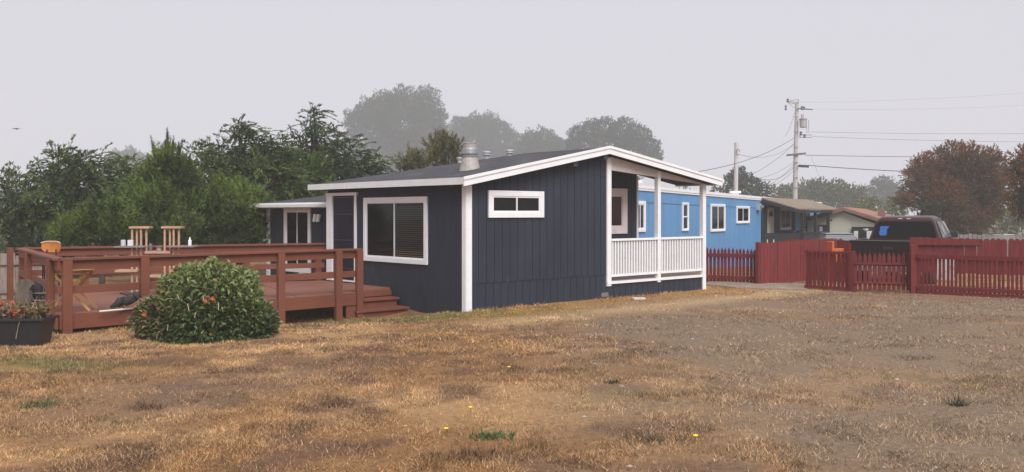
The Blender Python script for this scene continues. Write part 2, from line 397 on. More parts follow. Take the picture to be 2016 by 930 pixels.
# ================================================================== dark house
house = thing('dark_house', H(0, 0, 0), 'single storey navy house with white trim and low gable roof in the yard', 'house', rz=HA)
UL, UP = hu(1388), hu(1197)             # right end and porch post of the gable wall
VB = .95; UB = hu(1254, VB); VE = hv(645); FL = .36
def rz_(u): return 2.57+(3.36-2.57)/4.10*(u+.25) if u < 3.85 else 3.36-.149*(u-3.85)
wall = MB(); BW = .203
def boards_u(v, u0, u1, zb, ztf, out=-1, th=.012):      # grooved plywood along u, facing -v
    wall.box(H, u0, u1, v+.012 if out < 0 else v-.06, v+.10 if out < 0 else v-.012, zb(u0), ztf(u0), ztf(u1), zb(u1))
    n = max(1, round((u1-u0)/BW)); s = (u1-u0)/n
    for i in range(n):
        a, b = u0+i*s+.007, u0+(i+1)*s-.007
        wall.box(H, a, b, v-.012*0+0, v+.0125, zb(a), ztf(a), ztf(b), zb(b))
def boards_v(u, v0, v1, zb, zt):                        # along v, facing -u
    wall.box(H, u+.012, u+.10, v0, v1, zb, zt)
    n = max(1, round((v1-v0)/BW)); s = (v1-v0)/n
    for i in range(n): wall.box(H, u, u+.0125, v0+i*s+.004, v0+(i+1)*s-.004, zb, zt)
top = lambda u: rz_(u)-.11
def topsplit(v, u0, u1, zb): 
    if u0 < 3.85 < u1: boards_u(v, u0, 3.85, zb, top); boards_u(v, 3.85, u1, zb, top)
    else: boards_u(v, u0, u1, zb, top)
lowz = lambda u: -.15
topsplit(0, .10, UP, lambda u: .52)
boards_u(.006, .10, UP, lowz, lambda u: .517)            # the lower course sits a touch further in
boards_u(0, UP, UL-.06, lowz, lambda u: FL-.02)
boards_v(0, .10, VE, -.35, rz_(0)-.10)
boards_u(VB, UP+.02, UB, lambda u: FL, top)              # back wall of the porch
wall.box(H, UP-.06, UP+.02, .12, VB+.1, -.1, 3.1)        # porch side
wall.box(H, UB-.1, UB, VB+.1, VE, -.1, 2.75); wall.box(H, .1, UB, VE-.1, VE, -.1, 2.45)
wall.box(H, UL-.1, UL-.01, .05, VB+.2, -.1, FL-.02)
wall.box(H, UP, UL-.1, VB+.12, VB+.2, -.1, FL-.02)
wall.build('wall', M_NAVY, house)
mb = MB(); mb.box(H, UP, UL-.02, .03, VB+.2, FL-.02, FL+.02); mb.build('porch_floor', M_GREYW, house)
# roof
zt = lambda u, v, z: H(u, v, z)
A_, R0, E0, E1 = (-.25, -.25, 2.57), (3.85, -.25, 3.36), (8.02, -.25, 2.74), (8.02, 1.15, 2.74)
M1, K1, J1, R1 = (6.4, 1.15, 2.98), (6.4, 5.64, 2.57), (-.25, 5.64, 2.57), (3.85, 2.5, 3.36)
R = [A_, R0, E0, E1, M1, K1, J1, R1]; rf = MB()
tv_ = [H(*p) for p in R]; lv_ = [H(p[0], p[1], p[2]-.09) for p in R]
rf.add(tv_+lv_, [(0, 1, 7, 6), (1, 2, 3, 4, 7), (4, 5, 7), (7, 5, 6), (14, 15, 9, 8), (15, 12, 11, 10, 9), (15, 13, 12), (14, 13, 15),
                 (0, 8, 9, 1), (1, 9, 10, 2), (2, 10, 11, 3), (3, 11, 12, 4), (4, 12, 13, 5), (5, 13, 14, 6), (6, 14, 8, 0)])
roof = rf.build('roof', M_ROOF, house)
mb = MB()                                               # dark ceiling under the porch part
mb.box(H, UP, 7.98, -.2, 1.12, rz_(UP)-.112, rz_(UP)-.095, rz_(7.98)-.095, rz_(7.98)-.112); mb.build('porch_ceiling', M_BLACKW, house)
# fascia
def rake(u0, u1, m, name, dz=0, h=.15, v=-.25, th=.03):
    b = MB(); b.box(H, u0, u1, v-th, v-.002, rz_(u0)-h+dz, rz_(u0)+.015+dz, rz_(u1)+.015+dz, rz_(u1)-h+dz); return b.build(name, m, house)
rake(-.28, 3.85, M_WHITE, 'fascia'); rake(3.85, 8.06, M_WHITE, 'fascia')
b = MB(); b.box(H, -.295, 3.85, -.30, -.2815, rz_(-.28)-.03, rz_(-.28)+.03, rz_(3.85)+.03, rz_(3.85)-.03)
b.box(H, 3.85, 8.08, -.30, -.2815, rz_(3.85)-.03, rz_(3.85)+.03, rz_(8.08)+.03, rz_(8.08)-.03); b.build('drip_edge', M_WHITE, house)
b = MB(); b.box(H, -.28, -.252, -.25, 4.0, 2.45, 2.585); b.build('fascia', M_OLDWHITE, house)
b = MB(); b.box(H, -.285, -.252, 4.01, 5.66, 2.45, 2.58); b.build('fascia', M_OLDWHITE, house)
b = MB(); b.box(H, 8.022, 8.05, -.25, 1.17, 2.60, 2.755); b.build('fascia', M_WHITE, house)
b = MB(); b.box(H, 8.052, 8.15, -.27, 1.0, 2.66, 2.74); b.build('gutter', M_WHITE, house)
for px in (1119, 1179):
    u = hu(px); b = MB(); b.box(H, u-.06, u+.06, -.22, -.005, rz_(u)-.26, rz_(u)-.12); b.build('rafter_end', mat('rafter_grey', (.06, .07, .085), .7), house)
# corner post of two boards
b = MB(); b.box(H, -.025, .12, -.028, -.003, -.06, 2.45); b.build('corner_trim', M_WHITE, house)
b = MB(); b.box(H, -.030, -.004, -.002, .10, -.06, 2.45); b.build('corner_trim', M_WHITE, house)
# thin joint line of the lower siding course
b = MB(); b.box(H, .12, UP-.04, -.006, .0, .517, .527); b.build('siding_joint', M_NAVY, house)

def window_on(f, plane, a0, a1, z0, z1, name='window', tr=.09, sashes=2, parent=house, trim=M_WHITE, blind=0, depth=.03, along='u', split=None, facing=-1, pane_m=None, sash_m=None, vertical=True):
    """framed window lying on plane v=plane (along u) or u=plane (along v), facing the minus side"""
    def bx(b, s0, s1, n0, n1, q0, q1):
        n0, n1 = plane+facing*n0, plane+facing*n1; n0, n1 = min(n0, n1), max(n0, n1)
        return b.box(f, s0, s1, n0, n1, q0, q1) if along == 'u' else b.box(f, n0, n1, s0, s1, q0, q1)
    b = MB()
    bx(b, a0, a1, .002, depth+.012, z1-tr, z1); bx(b, a0, a1, .002, depth+.012, z0, z0+tr)
    bx(b, a0, a0+tr, .002, depth+.012, z0+tr, z1-tr); bx(b, a1-tr, a1, .002, depth+.012, z0+tr, z1-tr)
    wn = b.build(name, trim, parent, bevel=.004)
    s = .03; i0, i1, j0, j1 = a0+tr, a1-tr, z0+tr, z1-tr
    mid = split if split is not None else (i0+i1)/2
    spans = [(i0, mid+s/2), (mid-s/2, i1)] if sashes == 2 and vertical else [(i0, i1)]
    b = MB()
    for q, (p0, p1) in enumerate(spans):
        o = .004*q
        bx(b, p0, p1, .004, depth-.004+o, j1-s, j1); bx(b, p0, p1, .004, depth-.004+o, j0, j0+s)
        bx(b, p0, p0+s, .004, depth-.004+o, j0+s, j1-s); bx(b, p1-s, p1, .004, depth-.004+o, j0+s, j1-s)
    if sashes == 2 and not vertical: bx(b, i0, i1, .004, depth+.004, (j0+j1)/2-s*.7, (j0+j1)/2+s*.7)
    b.build('sash', sash_m or trim, wn)
    b = MB(); bx(b, i0+.005, i1-.005, .0015, .0035, j0+.005, j1-.005); b.build('backing', M_DARK, wn)
    if blind:
        c0, c1 = (i0+s, mid-s) if sashes == 2 else (i0+s, i1-s); k = int((j1-j0-.1)/.045)
        b = MB()
        for t in range(k):
            zz = j0+.05+t*.045; bx(b, c0, c1, .005, .009, zz, zz+.022)
        b.build('blind', M_BLIND, wn)
        b = MB()
        for t in range(blind): zz = j0+.055+t*.045; bx(b, c0, c1, .0092, .011, zz, zz+.016)
        b.build('blind', M_BLINDY, wn)
    for p0, p1 in spans:
        b = MB(); bx(b, p0+s*.6, p1-s*.6, .014, .018, j0+s*.6, j1-s*.6); b.build('pane', pane_m or glass(), wn)
    return wn
# big window on the left wall: along v, left jamb is the far one
v0, v1 = hv(843), hv(718)
big = window_on(H, 0, v0, v1, hz(843, 522, 0, v0)+.0, hz(843, 387, 0, v0), along='v', blind=3, split=hv(778), tr=.10)
b = MB(); b.box(H, -.055, -.04, hv(778)-.04, hv(778)-.02, 1.15, 1.27); b.build('latch', M_WHITE, big)
# the blinds hang in the right half (nearer the corner): swap by building on the near half
u0, u1 = hu(960), hu(1069)
window_on(H, 0, u0, u1, hz(960, 429, u0, 0), hz(960, 375, u0, 0), along='u', tr=.11)
# porch window
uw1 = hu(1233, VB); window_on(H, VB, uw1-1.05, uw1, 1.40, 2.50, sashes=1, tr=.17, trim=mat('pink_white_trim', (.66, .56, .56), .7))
b = MB(); b.box(H, uw1-.85, uw1-.20, VB-.012, VB-.0045, 1.62, 2.3)
b.build('curtain', mat('dull_red_curtain', (.10, .018, .022), .8, .4, 6, stretch=(6, 6, .3)), house)
b = MB(); b.box(H, UB-.03, UB+.025, VB-.03, VB+.1, FL, 2.82); b.build('corner_trim', M_WHITE, house)
# porch posts, beam and railing
mids = (hu(1290)+hu(1302))/2
for (a, c) in ((UP-.06, UP+.08), (mids-.055, mids+.055), (UL-.13, UL)):
    b = MB(); zz = rz_((a+c)/2)-.17
    b.box(H, a, c, -.035, .075, (-.05 if c == UL else FL-.1), zz); b.build('porch_post', M_WHITE, house, bevel=.004)
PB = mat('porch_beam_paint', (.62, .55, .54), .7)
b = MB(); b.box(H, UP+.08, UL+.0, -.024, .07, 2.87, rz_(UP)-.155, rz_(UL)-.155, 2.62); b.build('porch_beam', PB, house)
RT = 1.32
rails = thing_r = MB()
rails.box(H, UP+.082, UL-.132, -.04, .06, RT-.05, RT); rails.box(H, UP+.082, UL-.132, -.02, .03, FL+.10, FL+.145)
rl = rails.build('railing', M_WHITE, house, bevel=.004)
b = MB(); b.box(H, UP-.06, UL-.131, -.045, .02, FL-.055, FL+.0); b.build('porch_sill', M_WHITE, house)
for (a, c) in ((UP+.08, mids-.055), (mids+.055, UL-.13)):
    n = 17 if c < UL-.5 else 16; s = (c-a)/(n+.5)
    for i in range(n):
        x = a+s*(i+.75); b = MB(); b.box(H, x-.022, x+.022, -.012, .03, FL+.145, RT-.05); b.build('baluster', M_WHITE, rl)
# foundation vent
u = hu(1191); b = MB(); b.box(H, u-.13, u+.1, -.012, -.001, .03, .12); b.build('foundation_vent', M_STEEL, house)
# screen door on the left wall
v0, v1 = hv(703), hv(646)
dz0, dz1 = hz(703, 557, 0, v0), hz(703, 385, 0, v0)
b = MB()
b.box(H, -.03, -.002, v0, v0+.09, dz0, dz1); b.box(H, -.05, -.002, v1-.26, v1, dz0, dz1+.0); b.box(H, -.06, -.002, v0-.06, v1+.03, dz1, dz1+.07)
b.box(H, -.02, -.002, v0+.09, v1-.26, dz0, dz0+.04)
door = b.build('door', M_WHITE, house, bevel=.004)
b = MB(); b.box(H, -.014, -.002, v0+.09, v1-.26, dz0+.04, dz1); b.build('door_panel', mat('navy_door', (.012, .015, .026), .5, spec=.15), door)
for zz in (dz0+.30, dz0+.95, dz0+1.55, dz0+1.93):
    b = MB(); b.box(H, -.018, -.0145, v0+.14, v1-.31, zz, zz+.015); b.build('door_moulding', mat('door_line', (.05, .06, .09), .4), door)
# chimney flue and pipes on the roof
fb = H(hu(925, 1.0)+.0, 1.0, 0)
def on_left_slope(px, py):
    for v in np.arange(-.2, 5.5, .02):
        u = hu(px, v)
        if -.2 < u < 3.85 and abs(HY-(rz_(u)-HC)/H(u, v).y*FPX-py) < .6: return u, v
    return hu(px, 1.2), 1.2
uf, vf = on_left_slope(925, 333); q = H(uf, vf, rz_(uf)); sc = q.y/FPX
b = MB(); b.lathe(q, [(.235, -.06), (.165, 22*sc), (.165, 25*sc), (.18, 25*sc), (.185, 27*sc)]); fl = b.build('roof_flue', M_METAL, house, smooth=False)
b = MB(); b.lathe(q, [(.15, 27*sc), (.165, 30*sc), (.185, 30*sc), (.175, 39*sc), (.165, 41*sc)]); b.build('flue_collar', mat('dull_zinc', (.30, .33, .34), .5, metal=.5), fl)
b = MB(); b.lathe(q, [(.16, 41*sc), (.14, 41.5*sc), (.14, 50*sc), (.15, 51*sc), (.13, 52*sc)]); b.build('flue_cap', M_METAL, fl)
for px, py, r, hh in ((958, 318, .08, 20), (1003, 313, .08, 18), (905, 321, .06, 11)):
    dd = 22.4 if px < 1000 else 22.0; q = P(px, py, dd); s = dd/FPX
    b = MB(); b.lathe(q, [(r*.8, -.25), (r*.8, hh*.55*s), (r*1.25, hh*.6*s), (r*1.25, hh*.72*s), (r, hh*.74*s), (r*1.3, hh*.85*s), (r*1.2, hh*s)], 14)
    b.build('roof_pipe', mat('pipe_metal', (.45, .44, .46), .6, metal=.2), house)
# wing
UW = .6; wa, wb = VE+.02, hv(527, UW); zg0, zg1 = hz(644, 398, UW, VE), hz(527, 404, UW, wb)
b = MB(); b.box(H, UW+.012, UW+.1, wa, wb, -.1, min(zg0, zg1)-.06); n = round((wb-wa)/BW)
for i in range(n): s = (wb-wa)/n; b.box(H, UW, UW+.0125, wa+i*s+.004, wa+(i+1)*s-.004, -.1, min(zg0, zg1)-.06)
b.box(H, UW+.1, 4.5, wb-.1, wb, -.1, 2.0); b.build('wing_wall', M_NAVY, house)
b = MB(); zw = min(zg0, zg1)
b.add([H(UW-.25, wa+.1, zw+.03), H(UW-.25, wb+.3, zw+.03), H(4.5, wb+.3, zw+.52), H(4.5, wa+.1, zw+.52),
       H(UW-.25, wa+.1, zw-.05), H(UW-.25, wb+.3, zw-.05), H(4.5, wb+.3, zw+.44), H(4.5, wa+.1, zw+.44)],
      [(0, 3, 2, 1), (4, 5, 6, 7), (0, 1, 5, 4), (1, 2, 6, 5), (2, 3, 7, 6), (3, 0, 4, 7)])
b.build('wing_roof', M_ROOF, house)
b = MB(); b.box(H, UW-.31, UW-.252, wa+.02, wb+.30, zw-.09, zw+.045); b.build('gutter', M_OLDWHITE, house)
b = MB(); b.box(H, UW-.40, UW-.312, wa+.3, wb+.38, zw-.07, zw+.0); b.build('gutter', M_OLDWHITE, house)
b = MB(); b.box(H, UW-.03, UW-.002, wb-.16, wb+.02, -.1, zw-.10); b.build('corner_trim', M_WHITE, house)
b = MB(); b.tube([H(UW-.33, wb+.15, zw-.06), H(UW-.33, wb+.15, zw-.14), H(UW-.1, wb+.02, zw-.28)], .045, 8); b.build('downspout', M_OLDWHITE, house)
va, vb2 = hv(613, UW), hv(561, UW)
window_on(H, UW, va, vb2, .35, hz(613, 407, UW, va), along='v', tr=.12)
b = MB()
for o in (-.09, .09):
    c = hv(629, UW)+o; q = H(UW-.09, c, hz(629, 430, UW, c)); b.tube([q+Vector((0, 0, -.09)), q+Vector((.03, 0, .1))], .055, 12)
lamp = b.build('wall_lamp', mat('white_lamp_head', (.85, .85, .82), .4), house)
b = MB(); q = H(UW-.04, hv(633, UW), hz(629, 433, UW, 7)); b.box(F(q.x, q.y, HA, q.z), -.03, .03, -.09, .09, -.06, .06); b.build('lamp_bracket', M_BLACKW, lamp)
# low cable along the gable foot and a white spout beside the wing
b = MB(); q = H(-.2, hv(575, -.2), .31)
slab_w = None

# ================================================================== deck
dk = thing('wooden_deck', H(-3, 3.5, 0), 'red brown painted raised deck with post and rail sides against the navy house', 'deck', rz=HA)
def hl(X, Y): x, y = X+.89, Y-17.7; return (x*H.u[0]+y*H.u[1], x*H.v[0]+y*H.v[1])
dA = hl(-7.15, 14.35); dB = hl(-10.15, 18.75); dC = (0.0, VE+.15); dR = hl(-3.06, 18.35)
LV = 2.55; DZ = .30
fl_poly = [(dA[0], dA[1]), (dR[0], dR[1]), (dR[0], LV), (-.035, LV), (-.035, dC[1]), (dB[0], dB[1])]
b = MB(); b.prism([H(p[0], p[1], DZ) for p in fl_poly], (0, 0, -.045)); b.build('deck_floor', M_DECK, dk)
b = MB()                                              # joints between floor sheets
for t in (.28, .5, .75):
    p, q = Vector(dA).lerp(Vector(dR), t), Vector(dB).lerp(Vector(dC), t)
    b.beam(H(p.x, p.y+.05, DZ+.0015), H(q.x, q.y-.1, DZ+.0015), .012, .004)
b.build('floor_joint', mat('joint_shadowless_brown', (.09, .035, .028), .8), dk)
def post(uv, z0, z1, w1=.14, w2=.10, name='post', m=M_RED):
    b = MB(); b.box(H, uv[0]-w1/2, uv[0]+w1/2, uv[1]-w2/2, uv[1]+w2/2, z0, z1); return b.build(name, m, dk, bevel=.006)
def run(a, c, z0, z1, th, name, off=0.0, m=M_RED, za=None):
    a, c = Vector(a), Vector(c); d = (c-a).normalized(); n = Vector((-d.y, d.x))
    b = MB(); p = [a+n*(off-th/2), c+n*(off-th/2), c+n*(off+th/2), a+n*(off+th/2)]
    b.prism([H(x.x, x.y, z0) for x in p][::-1], (0, 0, z1-z0)); return b.build(name, m, dk, bevel=.004)
CAP = 1.19
# near side
run(dA, dR, CAP-.04, CAP, .17, 'rail_cap'); run(dA, dR, CAP-.19, CAP-.045, .04, 'rail_board', .0)
run(dA, dR, .62, .745, .04, 'rail_board'); run(dA, dR, DZ-.24, DZ+.003, .045, 'rim_board', -.03)
run(Vector(dR)+Vector((-.35, 0)), Vector(dR), -.3, DZ-.25, .04, 'skirt_board', -.02)
def tpx(px, a, c):                                    # parameter along a->c seen at column px
    k = (px-CX)/FPX; A0, C0 = H(*a), H(*c); d = C0-A0; return (k*A0.y-A0.x)/(d.x-k*d.y)
for px in (130, 282, 412, 550, 663, 704):
    t = tpx(px, dA, dR); p = Vector(dA).lerp(Vector(dR), t)
    post((p.x, p.y-.06), (-.32 if px > 500 else -.02) if px in (550, 663, 130) else (DZ-.24 if px < 700 else -.32), CAP-.042, .14)
# left side
run(dA, dB, CAP-.04, CAP, .17, 'rail_cap'); run(dA, dB, CAP-.19, CAP-.045, .04, 'rail_board')
run(dA, dB, .62, .745, .04, 'rail_board'); run(dA, dB, DZ-.24, DZ+.003, .045, 'rim_board', .03)
for px in (107, 62, 26):
    t = tpx(px, dA, dB); p = Vector(dA).lerp(Vector(dB), t); post((p.x-.06, p.y), -.05, CAP-.042, .10, .15)
# far side
run(dB, dC, CAP-.04, CAP, .17, 'rail_cap'); run(dB, dC, CAP-.19, CAP-.045, .04, 'rail_board')
run(dB, dC, .60, .72, .04, 'rail_board'); run(dB, dC, .84, .93, .03, 'rail_board'); run(dB, dC, DZ-.24, DZ-.02, .045, 'rim_board', .03)
for px in (26, 168, 330, 486, 628):
    t = tpx(px, dB, dC); p = Vector(dB).lerp(Vector(dC), min(max(t, .01), .985)); post((p.x, p.y+.04), -.1, CAP-.042, .14)
# landing edge and the two steps by the wall
b = MB(); b.box(H, dR[0], -.035, LV-.045, LV-.003, DZ-.16, DZ-.047); b.build('rim_board', M_RED, dk)
for i, (vv, zz) in enumerate(((2.18, .12), (1.80, -.055))):
    b = MB(); b.box(H, -1.35, -.05+.0*i, vv, vv+.42, zz-.045, zz); b.build('step_tread', M_RED, dk, bevel=.005)
    b = MB(); b.box(H, -1.30, -.09, vv+.05, vv+.085, zz-.26, zz-.047); b.build('step_riser', M_RED, dk)
# beams underneath
for k in (0, 1):
    p, q = Vector(dA).lerp(Vector(dB), .35+.35*k), Vector(dR).lerp(Vector(dC), .35+.35*k)
    run(p, q, -.15, DZ-.05, .09, 'floor_beam', m=M_BARK)

# ================================================================== things on and by the deck
def deckpt(px, d): return P(px, HY+(HC-DZ)/d*FPX, d)
# double bar seat: two slatted backs with a tray between
d = 17.6; s = d/FPX
c = deckpt(306, d); fs = F(c.x, c.y, .10, DZ)
seat = thing('double_bar_seat', c, 'raw pine double bar seat with two slatted backs and a tray between, on the deck', 'bench', rz=.10)
zz = lambda py: HC-(py-HY)*s-DZ
for sgn, xa in ((-1, (262, 270, 279, 288)), (1, (324, 333, 341, 350))):
    for k, px in enumerate(xa):
        u = (px-306)*s; v = .035*(k % 2)
        b = MB(); b.box(fs, u-.016, u+.016, v-.02, v+.02, 0.002 if k != 2 else .2, zz(450)); b.build('slat', M_WOOD, seat)
    x0, x1 = (257, 295) if sgn < 0 else (318, 356)
    b = MB(); b.box(fs, (x0-306)*s, (x1-306)*s, -.05, .22, zz(450), zz(446)); b.build('back_rail', M_WOOD, seat)
    x0, x1 = (232, 289) if sgn < 0 else (331, 382)
    b = MB()
    for j in range(3): b.box(fs, (x0-306)*s, (x1-306)*s, -.14+.15*j, -.02+.15*j, zz(487), zz(484.5))
    b.build('seat', M_GREYW, seat)
    x0, x1 = (232, 274) if sgn < 0 else (338, 376)
    b = MB(); b.box(fs, (x0-306)*s, (x1-306)*s, -.10, .2, zz(535), zz(531)); b.build('footrest', M_WOOD, seat)
b = MB(); b.box(fs, (288-306)*s, (336-306)*s, -.08, .24, zz(499), zz(495)); b.build('tray', M_WOOD, seat)
b = MB(); b.box(fs, (291-306)*s, (328-306)*s, -.06, .2, zz(546), zz(542)); b.build('lower_shelf', M_WOOD, seat)
zs = DZ+zz(484.5)
q = fs((245-306)*s, .0); can = MB().lathe((q.x, q.y, zs+.001), [(.042, 0), (.045, .01), (.045, .10), (.04, .115), (.043, .12)], 14)
tag(can.build('tin_can', mat('pale_tin', (.55, .55, .56), .5, .2, 30)), 'small grey tin on the left bar seat', 'tin')
q = fs((259-306)*s, .0); bb = MB().box(F(q.x, q.y, .2), -.05, .05, -.05, .05, zs+.001, zs+.115)
tag(bb.build('small_box', mat('pale_box', (.62, .62, .65), .6), bevel=.008), 'small pale square box beside the tin on the bar seat', 'box')
q = fs((371-306)*s, .03); bo = MB().lathe((q.x, q.y, zs+.001), [(.031, 0), (.033, .01), (.033, .10), (.014, .125), (.014, .145), (.017, .146), (.010, .165)], 14)
tag(bo.build('plastic_bottle', mat('white_plastic', (.85, .85, .85), .4)), 'white plastic spray bottle on the right bar seat', 'bottle')
zt2 = DZ+zz(495)
q = fs((311-306)*s, .06); jj = MB().lathe((q.x, q.y, zt2+.001), [(.045, 0), (.05, .01), (.045, .07), (.065, .078), (.065, .085)], 14)
tag(jj.build('candle_jar', mat('cloudy_jar', (.30, .27, .25), .4)), 'low jar with a flat pale lid on the tray between the seats', 'jar')
q = fs((294-306)*s, .10); jj = MB().lathe((q.x, q.y, zt2+.001), [(.03, 0), (.034, .10), (.028, .14), (.03, .15)], 14)
tag(jj.build('drinking_glass', mat('smoky_glass', (.17, .16, .19), .2, spec=.6)), 'smoky drinking glass on the tray beside the left slats', 'glass')
# orange chair
d = 17.3; s = d/FPX; c = deckpt(86, d); fc = F(c.x, c.y, -.25, DZ)
ch = thing('bar_chair', c, 'orange plywood shell bar chair behind the left deck rail', 'chair', rz=-.25)
M_OR = mat('orange_plywood', (.52, .20, .05), .4, .15, 8, dirt=(.60, .40, .22, 6, .60)); M_ORE = mat('pale_ply_edge', (.66, .47, .33), .6)
def shell(name, x0, x1, z0, z1, v, bow, m, th=.018, rr=.09):
    n = 14; pts = []
    for (cx, cz, a0) in ((x1-rr, z1-rr, 0), (x0+rr, z1-rr, 90), (x0+rr, z0+rr, 180), (x1-rr, z0+rr, 270)):
        for k in range(5):
            a = math.radians(a0+k*22.5); pts.append((cx+rr*math.cos(a), cz+rr*math.sin(a)))
    b = MB(); h = (x1-x0)/2; m0 = (x0+x1)/2; N_ = len(pts)
    bowf = lambda x: v+bow*(1-((x-m0)/h)**2)
    cz = (z0+z1)/2
    rings = []
    for sc_ in (1, .75, .5, .25):
        rings.append([(m0+(x-m0)*sc_, cz+(z-cz)*sc_) for x, z in pts])
    for side, dv in ((0, 0), (1, th)):
        for rg in rings: b.v += [tuple(fc(x, bowf(x)+dv, z)) for x, z in rg]
        b.v.append(tuple(fc(m0, bowf(m0)+dv, cz)))
    S = 4*N_+1
    for side in (0, 1):
        o = side*S
        for r in range(3):
            for i in range(N_):
                f = (o+r*N_+i, o+r*N_+(i+1) % N_, o+(r+1)*N_+(i+1) % N_, o+(r+1)*N_+i); b.f.append(f if side else f[::-1])
        for i in range(N_):
            f = (o+3*N_+i, o+3*N_+(i+1) % N_, o+4*N_); b.f.append(f if side else f[::-1])
    for i in range(N_): b.f.append((i, (i+1) % N_, S+(i+1) % N_, S+i))
    return b.build(name, m, ch, smooth=False)
shell('backrest', -.215, .215, .85, 1.06, .18, .05, M_OR)
b = MB(); b.tube([fc(-.22+.44*t, .175+.05*(1-(2*t-1)**2), 1.055-.03*(2*t-1)**4) for t in np.linspace(0, 1, 9)], .012, 6); b.build('back_edge', M_ORE, ch)
b = MB(); b.box(fc, -.20, .20, -.20, .20, .66, .69); b.build('seat', M_OR, ch, bevel=.012)
b = MB()
for x, y in ((-.16, -.16), (.16, -.16), (-.16, .16), (.16, .16)): b.tube([fc(x, y, .66), fc(x*1.25, y*1.25, .0)], .013, 6)
b.tube([fc(-.13, .19, .67), fc(-.1, .20, .9)], .012, 6); b.tube([fc(.13, .19, .67), fc(.1, .20, .9)], .012, 6)
b.tube([fc(-.18, -.18, .3), fc(.18, -.18, .3), fc(.18, .18, .3), fc(-.18, .18, .3), fc(-.18, -.18, .3)], .009, 6); b.build('leg_frame', M_BLACKW, ch)
# yellow folding table
d = 14.95; s = d/FPX; c = deckpt(150, d); ft = F(c.x, c.y, .15, DZ); M_YW = mat('yellow_pine', (.58, .30, .09), .6, .12, 6)
tb = thing('folding_table', c, 'small yellow wood folding table with crossed legs inside the deck corner', 'table', rz=.15)
b = MB()
for j in range(4): b.box(ft, -.33, .24, -.19+.1*j, -.105+.1*j, .655, .675)
b.build('tabletop', M_YW, tb)
b = MB(); b.box(ft, -.30, .21, -.17, -.14, .625, .653); b.box(ft, -.30, .21, .13, .16, .625, .653); b.build('apron', M_YW, tb)
for y in (-.2, .18):
    for a, c2 in ((-.30, .27), (.20, -.34)):
        b = MB(); b.beam(ft(a if a < 0 else a, y, .63), ft(c2, y, .012), .022, .035); b.build('leg', M_YW, tb)
q = ft(-.1, .0); jj = MB().lathe((q.x, q.y, DZ+.676), [(.05, 0), (.09, .03), (.085, .035), (.04, .01)], 16)
tag(jj.build('ashtray_dish', mat('grey_dish', (.22, .21, .2), .4)), 'shallow grey dish on the yellow folding table', 'dish')
# driftwood and white stick on the deck
rd = np.random.RandomState(3)
a, b2 = P(216, 608, 14.9), P(276, 582, 15.0); b = MB()
pts = [a.lerp(b2, t)+Vector((rd.randn()*.015, rd.randn()*.02, rd.randn()*.02+.03*math.sin(t*3))) for t in np.linspace(0, 1, 10)]
b.tube(pts, [.015, .03, .05, .07, .075, .08, .075, .085, .07, .06], 9)
for t in (3, 5, 7): b.tube([pts[t], pts[t]+Vector((rd.randn()*.1, .02, -.10))], [.03, .008], 6); b.tube([pts[t], pts[t]+Vector((rd.randn()*.1, .02, .06))], [.03, .01], 6)
tag(b.build('driftwood_log', mat('charred_driftwood', (.045, .042, .042), .9, .5, 14, .8, 25, dirt=(.25, .24, .23, 20, .58)), smooth=True), 'gnarled dark driftwood piece lying on the deck left of the bush', 'driftwood')
b = MB(); b.tube([deckpt(196, 14.62)+Vector((0, 0, .02)), deckpt(285, 15.25)+Vector((0, 0, .02))], .014, 8)
tag(b.build('white_rod', mat('white_pipe', (.8, .78, .76), .5)), 'thin white pipe lying on the deck under the driftwood', 'pipe')
# white wedge by the wing wall
q = H(-.35, hv(583, -.35)-.1, DZ+.002); fq_ = F(q.x, q.y, .3, q.z)
b = MB(); b.prism([fq_(-.16, 0, 0), fq_(.14, 0, 0), fq_(.14, 0, .17), fq_(.06, 0, .17)], fq_(0, .12, 0)-fq_(0, 0, 0))
tag(b.build('white_bucket_scoop', mat('white_plastic2', (.82, .8, .8), .5)), 'small white wedge shaped scoop on the deck by the navy wall', 'scoop')
# black planter tub
c = P(49, 655, 13.1); c.z = float(gz(c.x, c.y)); fp = F(c.x, c.y, .05, c.z)
tub = thing('planter_tub', c, 'black plastic tub planter with wilted red plants in front of the deck corner', 'planter', rz=.05)
M_TUB = mat('black_plastic', (.018, .019, .021), .5, .2, 5, spec=.5)
def frust(f, w0, d0, w1, d1, z0, z1): return [f(-w0, -d0, z0), f(w0, -d0, z0), f(w0, d0, z0), f(-w0, d0, z0), f(-w1, -d1, z1), f(w1, -d1, z1), f(w1, d1, z1), f(-w1, d1, z1)]
b = MB(); b.add(frust(fp, .28, .17, .345, .22, 0, .38), [(0, 3, 2, 1), (0, 1, 5, 4), (1, 2, 6, 5), (2, 3, 7, 6), (3, 0, 4, 7), (4, 5, 6, 7)])
for k in range(5):
    x = -.24+.12*k; b.add([fp(x-.012, -.178, .02), fp(x+.012, -.178, .02), fp(x+.013, -.226, .36), fp(x-.013, -.226, .36), fp(x-.012, -.16, .02), fp(x+.012, -.16, .02), fp(x+.013, -.2, .36), fp(x-.013, -.2, .36)],
        [(0, 1, 2, 3), (0, 4, 5, 1), (1, 5, 6, 2), (2, 6, 7, 3), (3, 7, 4, 0)])
b.build('tub_body', M_TUB, tub, bevel=.006)
b = MB(); b.box(fp, -.37, .37, -.25, -.215, .36, .40); b.box(fp, -.37, .37, .215, .25, .36, .40); b.box(fp, -.37, -.34, -.215, .215, .36, .40); b.box(fp, .34, .37, -.215, .215, .36, .40); b.build('rim', M_TUB, tub, bevel=.006)
r = np.random.RandomState(8); n = 90
C = np.stack([r.uniform(-.3, .3, n), r.uniform(-.17, .17, n), r.uniform(.39, .50, n)], -1)
Cw = np.array([tuple(fp(*q)) for q in C]); Dw = unit(r.randn(n, 3)*.7+np.array([0, 0, .7]))
